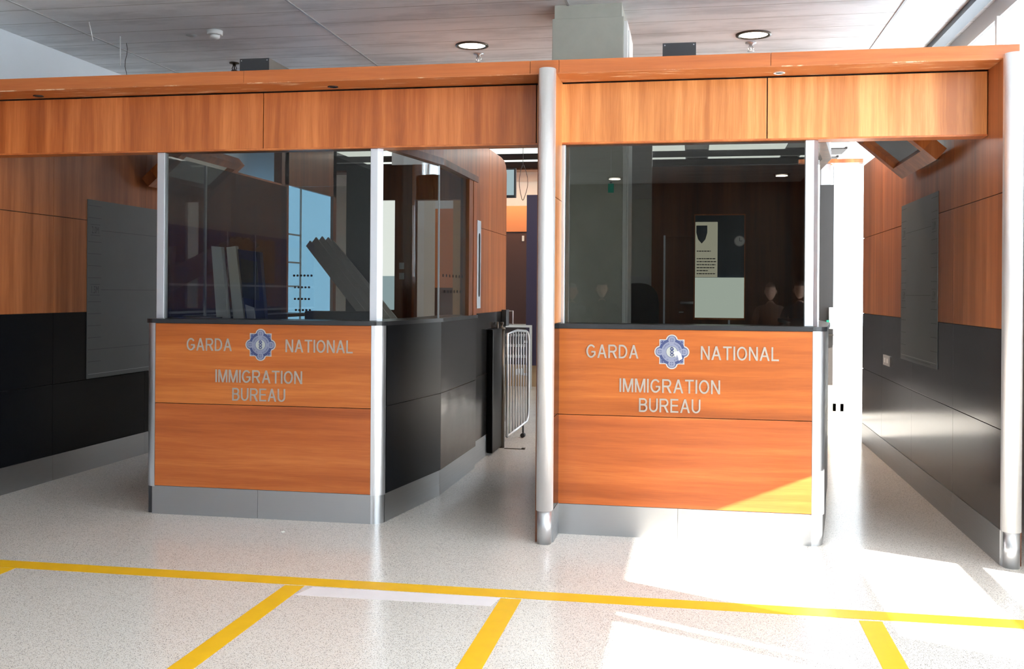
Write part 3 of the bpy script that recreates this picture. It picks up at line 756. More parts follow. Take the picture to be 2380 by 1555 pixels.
# office chair in the right booth
t = thing('office_chair', (-0.46, 8.15, 0.15), 'black rounded office chair back standing inside the right booth', 'chair')
pts = []
CX, CYY = -.47, 8.08
for k in range(25):
    a = PI * k / 24
    pts.append((CX + .17 * math.copysign(abs(math.cos(a)) ** .75, math.cos(a)), 1.40 + .185 * abs(math.sin(a)) ** .8))
pts += [(CX - .17, 1.05), (CX - .10, .98), (CX + .10, .98), (CX + .17, 1.05)]
MB().prism(pts, 8.36, 8.42, None, 'y').build('backrest', 'chair_black', t)
MB().box((CX - .21, 7.90, .72), (CX + .21, 8.34, .80), .03).build('seat', 'chair_black', t)
MB().tube([(CX, CYY + .05, .26), (CX, CYY + .05, .72)], .03).build('gas_column', 'steel', t)
MB().box((CX - .03, 8.33, .74), (CX + .03, 8.36, 1.1)).build('back_bracket', 'black_box', t)
for k in range(5):
    a = 2 * PI * k / 5 + .3; ex, ey = CX + .19 * math.cos(a), CYY + .09 + .18 * math.sin(a)
    lg = MB().tube([(CX, CYY + .05, .27), (ex, ey, .21)], .018, 8).build('leg', 'black_box', t)
    MB().tube([(ex - .012, ey, .177), (ex + .012, ey, .177)], .026, 10).build('castor', 'black_box', lg)

t = thing('hanging_tag', (-0.549, 6.6, 2.15), 'small green tag hanging on a hook behind the right booth window', 'tag')
MB().box((-.568, 6.598, 2.155), (-.53, 6.603, 2.215), .001).build('card', 'green_tag', t)
MB().box((-.556, 6.596, 2.215), (-.542, 6.605, 2.228)).build('clip', 'black_box', t)
MB().tube([(-.549 + .008 * math.sin(a), 6.6, 2.24 + .012 * math.cos(a)) for a in [k * PI / 6 for k in range(12)]] + [(-.549, 6.6, 2.252)], .0015, 6).tube([(-.549, 6.6, 2.252), (-.549, 6.6, 2.44)], .0012, 5).build('hook', 'steel', t)

# leaning trunking lengths in the left booth
ends = [((-3.379, 8.5, 1.922), (-2.227, 7.286, 1.05)), ((-3.316, 8.48, 1.952), (-2.182, 7.279, 1.05)), ((-3.252, 8.46, 1.958), (-2.126, 7.26, 1.05)), ((-3.189, 8.44, 1.949), (-2.062, 7.234, 1.05)), ((-3.134, 8.42, 1.918), (-1.986, 7.196, 1.05))]
names = ['leftmost', 'second', 'middle', 'fourth', 'rightmost']
for k, (pa_, pb_) in enumerate(ends):
    a, b = Vector(pa_), Vector(pb_)
    d = (b - a); L = d.length; u = d.normalized(); s_ = Vector((u.z, 0, -u.x)).normalized() * .031; nn = u.cross(s_).normalized() * .007
    m1 = MB(); vs = []
    for p in (a, b):
        for i, j in ((-1, -1), (1, -1), (1, 1), (-1, 1)): vs.append(p + s_ * i + nn * j)
    m1.poly(vs, [(0, 1, 2, 3), (7, 6, 5, 4), (0, 4, 5, 1), (1, 5, 6, 2), (2, 6, 7, 3), (3, 7, 4, 0)])
    bmesh.ops.recalc_face_normals(m1.bm, faces=m1.bm.faces)
    tag(m1.build('cable_trunking', 'trunking'), 'long grey trunking strip leaning in the left booth, %s of the five' % names[k], 'strip', 'strips leaning in the left booth')
tag(MB().box((-2.82, 7.02, 1.031), (-2.33, 7.16, 1.355), .01).build('equipment_cabinet', 'black_box'), 'low black cabinet on the desk in the left booth under the leaning strips', 'cabinet')


# boards leaning inside the left booth
for nm_, pts_, m_, lb_ in [('display_board', [(-3.469, 1.823), (-3.392, 1.817), (-3.31, 1.032), (-3.403, 1.032)], 'white_paint', 'pale narrow board leaning in the left booth, leftmost of three boards'), ('display_board', [(-3.352, 1.814), (-3.282, 1.823), (-3.175, 1.032), (-3.265, 1.032)], 'white_paint', 'pale narrow board leaning in the left booth, middle of three boards'), ('display_board', [(-3.262, 1.801), (-3.093, 1.779), (-3.024, 1.032), (-3.164, 1.032)], 'poster_blue', 'dark blue printed board leaning beside two pale boards in the left booth')]:
    yb_ = 6.85
    o_ = tag(MB().prism(pts_, yb_, yb_ + .05, None, 'y').build(nm_, m_), lb_, 'board', 'boards leaning in the left booth')
    if m_ == 'poster_blue':
        (ax_, az_), (bx_, bz_) = pts_[0], pts_[1]; w_ = bx_ - ax_
        MB().prism([(ax_ + .02, az_ - .07), (bx_ - .02, bz_ - .07), (bx_ + .0, bz_ - .35), (ax_ + .04, az_ - .35)], yb_ - .003, yb_, None, 'y').build('picture', 'navy', o_)
        MB().prism([(ax_ + .06, az_ - .40), (bx_ - .04, bz_ - .40), (bx_ + .01, bz_ - .75), (ax_ + .11, az_ - .75)], yb_ - .003, yb_, None, 'y').build('picture', 'poster_line', o_)

# frosted blue window far along the left side
wd = struct(bpy.data.objects.new('window_2', None)); C.objects.link(wd); wd.location = (-4.96, 12.6, 0)
MB().box((-5.02, 11.82, 1.0), (-5.0, 13.4, 2.81)).build('pane', 'frosted_blue', wd)
fr = MB()
fr.box((-5.0, 12.27, 1.0), (-4.985, 12.30, 2.81))
for z in (2.20, 1.85, 1.55): fr.box((-5.0, 11.82, z), (-4.985, 12.3, z + .02))
fr.build('window_bars', 'grey_plastic', wd)
MB().box((-5.06, 11.7, 0), (-4.96, 13.5, 1.0)).box((-5.06, 11.7, 2.81), (-4.96, 13.5, H)).box((-5.06, 11.6, 0), (-4.96, 11.82, H)).box((-5.06, 13.38, 0), (-4.96, 13.5, H)).build('window_surround', 'wood_dark', wd)

# ------------------------------------------------------------------ side wall behind the left booth
t = thing('lane_partition', (-1.93, 9.25, 0), 'brown cherry partition behind the left booth with slotted steel plate', 'partition')
XS = -1.885
top = [(8.44, 0), (8.44, 2.83), (9.75, 2.83), (9.90, 2.815), (9.99, 2.78), (10.04, 2.70), (10.04, 0)]
MB().prism(top, XS - .10, XS - .012, None, 'x').build('core', 'wood_dark', t)
def yz(pts, name, m, th=.012): return MB().prism(pts, XS - th, XS, None, 'x').build(name, m, t)
yz([(8.445, 2.075), (8.445, 2.825), (9.16, 2.825), (9.16, 2.075)], 'wood_panel', 'wood_lane')
yz([(9.165, 2.075), (9.165, 2.825), (9.75, 2.825), (9.90, 2.81), (9.985, 2.775), (10.035, 2.70), (10.035, 2.075)], 'wood_panel', 'wood_lane')
yz([(8.445, ZK + .002), (8.445, 2.07), (9.16, 2.07), (9.16, ZK + .002)], 'wood_panel', 'wood_lane')
yz([(9.165, ZK + .002), (9.165, 2.07), (10.035, 2.07), (10.035, ZK + .002)], 'wood_panel', 'wood_lane')
yz([(8.445, ZG + .002), (8.445, ZK - .002), (10.035, ZK - .002), (10.035, ZG + .002)], 'metal_panel', 'gunmetal')
yz([(8.445, ZB), (8.445, ZG - .002), (10.035, ZG - .002), (10.035, ZB)], 'metal_panel', 'gunmetal')
yz([(8.445, 0), (8.445, ZB - .002), (10.035, ZB - .002), (10.035, 0)], 'plinth', 'steel_plinth')
sp = MB()
sp.box((XS, 8.62, 1.36), (XS + .012, 8.76, 2.13), .002); sp.build('steel_plate', 'steel', t)
sl = [(8.665 + .028 * (1 + math.cos(a)) , (1.99 if 0 <= a <= PI else 1.49) + .03 * math.sin(a)) for a in [k * PI / 8 for k in range(16)]]
MB().prism(sl, XS + .012, XS + .014, None, 'x').build('slot', 'black_gap', t)

# gate at the end of the centre lane
t = thing('lane_gate', (-1.86, 9.9, 0), 'steel gate of upright bars folded against the brown partition in the centre lane', 'gate')
MB().tube([(-1.845, 9.62, 0), (-1.845, 9.62, 1.145)], .033, 16).build('post', 'steel_dark', t)
MB().lathe([(.036, 0), (.036, .02), (.012, .03), (.012, .05), (.018, .055), (.018, .075)], (-1.845, 9.62, 1.14), 16).build('post_cap', 'steel_dark', t)
MB().box((XS + .002, 9.12, .02), (XS + .055, 9.56, 1.16), .01).build('gate_housing', 'black_laminate', t)
MB().tube([(XS + .03, 9.45, 1.10), (XS + .03, 9.45, 1.22)], .012, 10).build('hinge_pin', 'steel_dark', t)
ga, gb = (-1.80, 9.68), (-1.735, 10.55)
def G(s_, z): return (ga[0] + (gb[0] - ga[0]) * s_, ga[1] + (gb[1] - ga[1]) * s_, z)
loop = [G(0, .10), G(0, 1.10), G(.45, 1.12), G(.86, 1.10), G(.94, 1.085), G(.985, 1.05), G(1, 1.0), G(1, .24), G(.985, .19), G(.93, .15), G(0, .10)]
MB().tube(loop, .013, 8).build('gate_frame', 'steel', t)
for k in range(1, 8):
    s_ = k / 8
    MB().tube([G(s_, .11 + .04 * s_), G(s_, 1.105)], .007, 6).build('bar', 'steel', t)
MB().tube([G(.75, .13), G(.75, .05)], .01, 6).tube([G(.72, .025), G(.78, .025)], .024, 10).build('castor', 'black_box', t)
tag(MB().box((-1.80, 9.55, 0.0), (-1.62, 9.57, .006)).box((-1.63, 9.54, 0.0), (-1.60, 9.58, .015)).build('floor_stop', 'steel_dark'), 'thin dark metal floor stop beside the gate post', 'floor stop')
t = thing('wall_reader', (XS + .03, 9.95, 1.22), 'small black wall box with a steel bracket above the gate', 'reader')
MB().box((XS + .001, 9.80, 1.17), (XS + .05, 9.95, 1.33), .004).build('case', 'black_box', t)
MB().tube([(XS + .02, 9.96, 1.185), (XS + .085, 9.96, 1.185), (XS + .085, 9.96, 1.315), (XS + .02, 9.96, 1.315)], .007, 8).build('bracket', 'steel', t)

# ------------------------------------------------------------------ far end of the centre lane
t = thing('glass_barrier', (-2.7, 15.5, 0), 'clear glass swing barrier in a bright steel frame far down the centre lane', 'barrier')
MB().box((-3.2, 15.49, .96), (-2.50, 15.54, .995)).box((-2.535, 15.49, 0), (-2.50, 15.54, .96)).build('frame', 'white_paint', t)
MB().box((-3.2, 15.505, .20), (-2.62, 15.515, .90)).build('glass_leaf', 'clear_glass', t)
for z in (.72, .215): MB().box((-2.63, 15.49, z), (-2.535, 15.53, z + .035)).build('clamp', 'aluminium', t)
MB().prism([(-2.75, .22), (-2.72, .22), (-2.70, .27), (-2.68, .22), (-2.62, .22), (-2.62, .27), (-2.65, .33), (-2.68, .31), (-2.71, .33), (-2.75, .30)], 15.498, 15.504, None, 'y').build('sticker', 'white_paint', t)
struct(MB().box((-6.4, 15.98, 0), (-1.0, 16.1, .34)).build('trim_4', 'tan_wall'))
st = thing('staircase', (-2.8, 16.6, 0.0), 'dark flight of steps behind the glass barrier at the end of the centre lane', 'stairs')
for k in range(4):
    z = .34 + .16 * k
    s1 = MB().box((-6.0, 16.1 + .28 * k, z - .02), (-1.2, 16.9 + .28 * k, z + .11)).build('riser', 'carpet_dark', st)
    MB().box((-6.0, 16.08 + .28 * k, z + .11), (-1.2, 16.4 + .28 * k, z + .14)).build('nosing', 'grey_plastic', st)
struct(MB().box((-4.4, 18.4, 0), (-3.05, 18.5, 2.62)).build('door_1', 'brown_door'))
MB().box((-3.16, 18.38, 2.45), (-3.12, 18.4, 2.55)).build('closer', 'white_plastic', bpy.data.objects['door_1'])
struct(MB().box((-6.4, 18.38, 2.625), (-1.0, 18.6, 3.1)).build('trim_5', 'orange_wall'))
tag(MB().box((-2.665, 15.93, 0.34), (-2.40, 16.05, 3.06), .003).build('dark_column', 'purple_wall'), 'dark purple column beside the brown door at the end of the centre lane', 'column')
t = thing('hanging_screen', (-2.25, 12.0, 2.64), 'pale hanging display screen with black surround beyond the brown partition', 'screen')
MB().box((-2.9, 12.0, 2.645), (-2.145, 12.06, 3.0), .004).build('casing', 'black_box', t)
MB().box((-2.88, 11.992, 2.675), (-2.165, 12.0, 2.98)).build('display', 'frosted_low', t)
MB().tube([(-2.5, 12.03, 3.0), (-2.5, 12.03, 3.6)], .012, 8).build('hanger', 'black_box', t)
cb = MB()
cb.tube([(-2.10 - .035 * math.sin(PI * k / 10) , 12.2, 3.06 - .42 * k / 10) for k in range(11)] , .004, 6)
cb.tube([(-2.08 + .05 * math.sin(PI * k / 10), 12.2, 3.06 - .42 * k / 10) for k in range(11)], .004, 6)
cb.tube([(-2.10, 12.2, 2.64), (-2.09, 12.2, 2.63), (-2.08, 12.2, 2.64)], .005, 6)
cb.tube([(-2.09, 12.2, 3.06), (-2.09, 12.2, 3.6)], .004, 6)
tag(cb.build('cable_loop', 'cable'), 'loose dark cable loop hanging from the ceiling beyond the centre lane', 'cable')

# transverse ceiling lights and dark slots of the inner hall
struct(MB().box((-9, 13.9, H), (XG + .1, 20, H + .15)).build('trim_6', 'white_paint'))
for (y0_, y1_) in ((14.95, 15.55), (15.85, 16.55), (13.9, 14.3)):
    struct(MB().box((-7, y0_, H - .03), (XG, y1_, H)).build('trim_7', 'black_gap'))
struct(MB().box((-7, 16.55, H - .06), (XG, 16.9, H)).build('trim_8', 'wood_dark'))
def lp(x0, x1, y0_, y1_, label):
    t = thing('ceiling_light', ((x0 + x1) / 2, (y0_ + y1_) / 2, H - .04), label, 'ceiling light', 'inner hall ceiling lights')
    MB().box((x0, y0_, H - .02), (x1, y1_, H - .001)).build('frame', 'grey_plastic', t)
    MB().box((x0 + .02, y0_ + .02, H - .026), (x1 - .02, y1_ - .02, H - .02)).build('diffuser', 'light_panel', t)
pos = ['over the left booth', 'at the head of the centre lane', 'seen through the left of the right booth window', 'seen through the right of the right booth window', 'over the right lane']
for i, (x0, x1) in enumerate(((-5.3, -3.6), (-3.5, -2.0), (-1.1, -.15), (.15, 1.25), (1.5, 2.05))):
    lp(x0, x1, 14.35, 14.9, 'wide white ceiling light, nearer row, ' + pos[i])
    lp(x0, x1, 15.58, 15.82, 'narrow white ceiling light, farther row, ' + pos[i])

# ------------------------------------------------------------------ far end of the right lane
wd = struct(bpy.data.objects.new('window_3', None)); C.objects.link(wd); wd.location = (1.9, 13.6, 0)
fr = MB()
for x in (1.765, 1.86, 2.13): fr.box((x - .022, 13.58, 0), (x + .022, 13.66, 3.2))
fr.box((1.74, 13.58, .0), (2.16, 13.66, .10)); fr.box((1.86, 13.585, 2.26), (2.13, 13.65, 2.34))
fr.build('window_frame', 'white_paint', wd)
MB().box((1.76, 13.61, .1), (2.13, 13.62, 3.2)).build('pane', 'clear_glass', wd)
MB().box((1.30, 13.56, 3.2), (2.16, 13.68, 3.25)).build('door_head', 'wood_v', wd)
struct(MB().box((-2.08, 13.6, 0), (1.30, 13.7, 3.2)).build('wall_inner', 'inner_dark'))
t = thing('glazed_cabinet', (1.55, 13.4, 0), 'dark glazed cabinet beside the bright doors at the end of the right lane', 'cabinet')
MB().box((1.30, 13.35, 0), (1.52, 13.6, 2.4)).build('body', 'cabinet_dark', t)
MB().box((1.54, 13.40, .35), (1.72, 13.6, 2.9)).build('glass_case', 'cabinet_brown', t)
MB().box((1.54, 13.38, 0), (1.72, 13.6, .35)).build('base', 'tan_wall', t)
MB().box((1.54, 13.36, .98), (1.72, 13.4, 1.0)).box((1.525, 13.36, .35), (1.54, 13.4, 2.9)).build('rail', 'steel_dark', t)
t = thing('door_release', (1.70, 13.2, 1.1), 'white and green exit button box beside the bright far doors', 'switch')
MB().box((1.66, 13.30, 1.07), (1.73, 13.36, 1.34), .003).build('case', 'white_plastic', t)
MB().box((1.63, 13.31, 1.09), (1.66, 13.35, 1.18)).build('button', 'green_sign', t)
light('inner_hall_light', 'AREA', (-2.2, 14.6, 3.55), (0, 0, 0), 55, (1.0, .95, .88), shape='RECTANGLE', size=6, size_y=.5)
light('warm_wall_light', 'AREA', (-3.4, 17.9, 3.45), (math.radians(25), 0, 0), 26, (1.0, .70, .45), shape='RECTANGLE', size=3, size_y=.2)
# warm downlight glow beyond the mirror
light('downlight_lamp', 'AREA', (1.35, 9.6, 3.55), (0, 0, 0), 30, (1.0, 0.62, 0.32), shape='DISK', size=0.2)

# ------------------------------------------------------------------ wall fittings
def chart(label, xf, side, ya, yb, z0, z1, tape):
    """height chart: grey board with ruled marks; side +1 = wall body towards +x"""
    t = thing('height_chart', (xf, (ya + yb) / 2, z0), label, 'height chart')
    f = xf - side * .006
    MB().box((f, ya, z0), (xf + side * .001 - side * .002, yb, z1), .001).build('board', 'chart_grey', t)
    mk = MB()
    e = f - side * .0008
    def bar(y0_, y1_, z, th=.0035): mk.box((e, y0_, z - th / 2), (f, y1_, z + th / 2))
    for zb in (2.0, 1.5):
        bar(ya + .20, yb - .20, zb)
        for k in range(-2, 8):
            z = zb - .1 * k * .8 if False else zb + .1 * (k - 0) * -1
            if z0 + .08 < z < z1 - .02 and abs(z - 2.0) > .01 and abs(z - 1.5) > .01 and (zb == 2.0 or z < 1.45):
                bar(ya + .01, ya + .20, z); bar(yb - .20, yb - .01, z)
        # boxed figure
        for (yy0, yy1) in ((ya + .04, ya + .18), (yb - .18, yb - .04)):
            bar(yy0, yy1, zb + .045); bar(yy0, yy1, zb - .045)
            txt = '%.1fM' % zb
            cu = bpy.data.curves.new('t', 'FONT'); cu.body = txt; cu.resolution_u = 2
            ob = bpy.data.objects.new('t', cu); me = bpy.data.meshes.new_from_object(ob)
            xs = [v.co.x for v in me.vertices]; zs = [v.co.y for v in me.vertices]
            vs = []
            for v in me.vertices:
                q = (v.co.x - min(xs)) / (max(xs) - min(xs)); h_ = (v.co.y - min(zs)) / (max(zs) - min(zs))
                # read from inside the lane
                yy = (yy0 + .02 + q * .10) if side < 0 else (yy1 - .02 - q * .10)
                vs.append((e, yy, zb - .03 + h_ * .06))
            mk.poly(vs, [tuple(p.vertices) for p in me.polygons])
            bpy.data.objects.remove(ob); bpy.data.curves.remove(cu); bpy.data.meshes.remove(me)
    bar(ya + .2, yb - .2, 1.0)
    mk.build('scale_marks', 'chart_ink', t)
    MB().box((e, ya + .02, z0 + .035), (f, yb - .02, z0 + .038)).build('lower_line', 'steel_plinth', t)
    return t
chart('grey height chart marked 2.0M and 1.5M on the left lane partition', XL, -1, 7.61, 8.89, .76, 2.25, False)
chart('grey height chart on the right lane partition', XR, 1, 7.53, 8.81, .98, 2.235, True)

def mirror_box(label, xw, side, ya, yb, z0):
    """timber framed mirror hung at a slant across the top of the lane; side +1 = wall at the right"""
    t = thing('slanted_mirror', (xw, (ya + yb) / 2, z0), label, 'mirror')
    L, th = .50, .10
    ang = math.radians(41)
    ux, uz = -side * math.cos(ang), math.sin(ang)          # up the slope, away from the wall
    nx, nz = -side * math.sin(ang), -math.cos(ang)         # face normal, down into the lane
    ox, oz = xw - side * .012, z0
    # corner at the wall: shift body so that it lies above and behind the face
    def Q(s_, d_): return (ox + ux * s_ - nx * d_ - side * .0, oz + uz * s_ - nz * d_)
    def slab(name, s0, s1, y0_, y1_, d0, d1, m):
        MB().prism([Q(s0, d0), Q(s1, d0), Q(s1, d1), Q(s0, d1)], y0_, y1_, None, 'y').build(name, m, t)
    sh = th * math.sin(ang) / math.cos(ang)                 # keeps the lower end clear of the wall
    s0 = sh + .002
    slab('frame', s0, s0 + .11, ya, yb, 0, th, 'wood_lane')
    slab('frame', s0 + L - .08, s0 + L, ya, yb, 0, th, 'wood_lane')
    slab('frame', s0 + .11, s0 + L - .08, ya, ya + .10, 0, th, 'wood_v')
    slab('frame', s0 + .11, s0 + L - .08, yb - .10, yb, 0, th, 'wood_v')
    slab('mirror_glass', s0 + .11, s0 + L - .08, ya + .10, yb - .10, .035, .045, 'mirror')
    slab('back_board', s0 + .11, s0 + L - .08, ya + .10, yb - .10, .045, th - .002, 'wood_dark')
    MB().box((xw - side * .001, ya + .3, z0 + .10), (xw - side * .05, yb - .3, z0 + .14)).build('wall_bracket', 'steel_dark', t)
    return t
mirror_box('timber framed slanted mirror above the right lane', XR, 1, 7.25, 8.42, 2.36)
mirror_box('timber framed slanted mirror above the left lane, partly behind the booth glass', XL, -1, 8.42, 9.6, 2.38)
t = thing('wall_socket', (XR - .005, 9.43, .878), 'small grey socket plate on the right lane partition below the wood', 'socket')
MB().box((XR - .010, 9.28, .875), (XR - .0005, 9.585, .965), .002).build('plate', 'grey_plastic', t)
MB().box((XR - .013, 9.34, .90), (XR - .010, 9.40, .94)).box((XR - .013, 9.46, .90), (XR - .010, 9.52, .94)).build('switches', 'white_plastic', t)

# ------------------------------------------------------------------ ceiling fittings
def downlight(x, y, label, group='round downlights behind the cornice'):
    t = thing('downlight', (x, y, H - .01), label, 'downlight', group)
    rim = MB(); rim.lathe([(.140, 0), (.140, -.010), (.118, -.012), (.112, -.002), (.112, 0)], (x, y, H), 40); rim.build('rim', 'steel_dark', t)
    MB().lathe([(.112, 0.0), (.112, -.003), (.05, -.004)], (x, y, H), 40).build('lamp', 'lamp_glow', t)
    l = light('downlight_lamp', 'AREA', (x, y, H - .03), (0, 0, 0), 16, (1.0, .86, .66), shape='DISK', size=.2)
    l.parent = t; l.location = (0, 0, -.02)
downlight(-1.886, 8.40, 'round glowing downlight in the ceiling to the left of the concrete pillar')
downlight(0.444, 8.395, 'round glowing downlight in the ceiling to the right of the concrete pillar')
downlight(-1.46, -5.68, 'glowing downlight in the hall ceiling behind the viewpoint, left of two, mirrored in the glass', 'hall downlights behind the viewpoint')
downlight(1.46, -5.50, 'glowing downlight in the hall ceiling behind the viewpoint, right of two, mirrored in the glass', 'hall downlights behind the viewpoint')
def sprinkler(x, y, label, m='steel'):
    t = thing('sprinkler_head', (x, y, H - .08), label, 'sprinkler', 'ceiling sprinkler heads')
    MB().lathe([(.045, 0), (.045, -.008), (.018, -.012), (.014, -.03)], (x, y, H), 20).build('escutcheon', m, t)
    MB().tube([(x - .012, y, H - .03), (x - .022, y, H - .05), (x - .012, y, H - .07)], .004, 6).tube([(x + .012, y, H - .03), (x + .022, y, H - .05), (x + .012, y, H - .07)], .004, 6).tube([(x, y, H - .03), (x, y, H - .07)], .006, 8).build('frame', m, t)
    MB().lathe([(.028, 0), (.028, -.004), (.01, -.006)], (x, y, H - .07), 16).build('deflector', m, t)
sprinkler(-1.893, 8.70, 'small steel sprinkler head just below the left downlight')
sprinkler(0.437, 8.66, 'small steel sprinkler head just below the right downlight')
sprinkler(-4.20, 8.72, 'dark sprinkler head beside the left black uplighter', 'steel_dark')
t = thing('smoke_detector', (-3.84, 7.62, H - .07), 'white round smoke detector on the ceiling above the left booth', 'smoke detector')
MB().lathe([(.062, 0), (.062, -.03), (.055, -.035)], (-3.84, 7.62, H), 28).build('base', 'white_plastic', t)
MB().lathe([(.040, -.035), (.040, -.055), (.028, -.066), (.01, -.068)], (-3.84, 7.62, H), 24).build('chamber', 'white_plastic', t)
tag(MB().lathe([(.045, 0), (.045, -.004), (.02, -.012)], (-4.10, 7.72, H), 20).build('ceiling_sensor', 'grey_plastic'), 'small flat grey sensor on the ceiling left of the smoke detector', 'sensor')
for (x, xe, y, lb) in ((-3.235, -3.01, 6.8, 'black uplighter box on top of the cornice over the left booth'), (-0.229, -0.01, 6.8, 'black uplighter box on top of the cornice over the right booth')):
    t = thing('uplighter_box', ((x + xe) / 2, y + .12, ZCT), lb, 'uplighter', 'black uplighter boxes')
    MB().box((x, y, ZCT - .01), (xe, y + .42, 3.165), .002).build('housing', 'black_box', t)
    sc_ = MB()
    for a in (x + .015, xe - .015):
        for z in (2.93, 3.15): sc_.tube([(a, y - .002, z), (a, y + .001, z)], .004, 8)
    sc_.build('screws', 'steel', t)
    MB().box((x + .03, y + .02, 2.871), (xe - .03, y + .35, ZCT - .01)).build('bracket', 'steel_dark', t)
def wire(pts, r, m, label): tag(MB().tube(pts, r, 6).build('hanging_wire', m), label, 'wire', 'wires hanging from the ceiling')
wire([(-4.70, 7.22, H), (-4.68, 7.22, 3.52), (-4.665, 7.22, 3.45)], .004, 'white_plastic', 'short pale wire hanging from the ceiling at far left')
wire([(-4.707, 7.67, H), (-4.705, 7.67, 3.36)], .004, 'white_plastic', 'straight pale wire hanging left of the wavy black cable')
wire([(-4.78 + .012 * math.sin(k * 1.3), 7.88, H - .05 * k) for k in range(14)], .003, 'cable', 'wavy thin black cable hanging from the ceiling to the cornice')

# ------------------------------------------------------------------ floor tape
def tape(pts, m, label, z=.0012):
    tag(MB().prism(pts, 0.0002, z).build('floor_tape', m), label, 'floor tape', 'floor marking tape')
tape([(-6.0, 4.872), (2.05, 4.905), (2.05, 5.035), (-6.0, 5.00)], 'tape_yellow', 'long yellow floor tape running across in front of both booths')
for x, lb in ((-3.64, 'yellow queue tape leading back from the long tape at far left'), (-2.0, 'yellow queue tape in front of the left booth, left end of the white patch'),
              (-0.88, 'yellow queue tape in front of the tall steel column'), (0.80, 'yellow queue tape at lower right in the sunlight')):
    tape([(x - .052, -3.0), (x + .052, -3.0), (x + .052, 4.88), (x - .052, 4.875)], 'tape_yellow', lb, .0010)
tape([(-1.935, 4.725), (-.955, 4.745), (-.935, 4.885), (-1.90, 4.872)], 'tape_white', 'worn white tape patch under the long yellow line between two queue tapes')
tag(MB().prism([(-2.53, 5.94), (-2.515, 5.925), (-2.505, 5.945), (-2.52, 5.96)], 0.0003, .004).build('paper_scrap', 'paper'), 'tiny scrap of white paper on the floor before the left booth', 'scrap')

# ------------------------------------------------------------------ display boards behind the camera, seen in the booth glass
t = thing('display_wall', (-5.45, 1.0, 0), 'long dark blue information display on the left hall wall, mirrored in the booth glass', 'display')
MB().box((-5.52, -1.2, .9), (-5.45, 2.9, 2.2), .005).build('board', 'poster_blue', t)
MB().box((-5.45, .2, 1.6), (-5.446, .75, 2.15)).box((-5.45, .85, 1.6), (-5.446, 1.5, 2.15)).box((-5.45, -.9, 1.0), (-5.446, -.3, 2.1)).build('picture', 'poster_brown', t)
ln = MB()
for z in (1.55, 1.25): ln.box((-5.45, -1.2, z), (-5.444, 2.9, z + .025))
for y in (.78, 1.55, -.25): ln.box((-5.45, y, .9), (-5.444, y + .02, 2.2))
for k in range(9): ln.box((-5.45, 1.7, 1.22 - .03 * k), (-5.445, 2.6, 1.228 - .03 * k))
ln.build('print', 'poster_line', t)

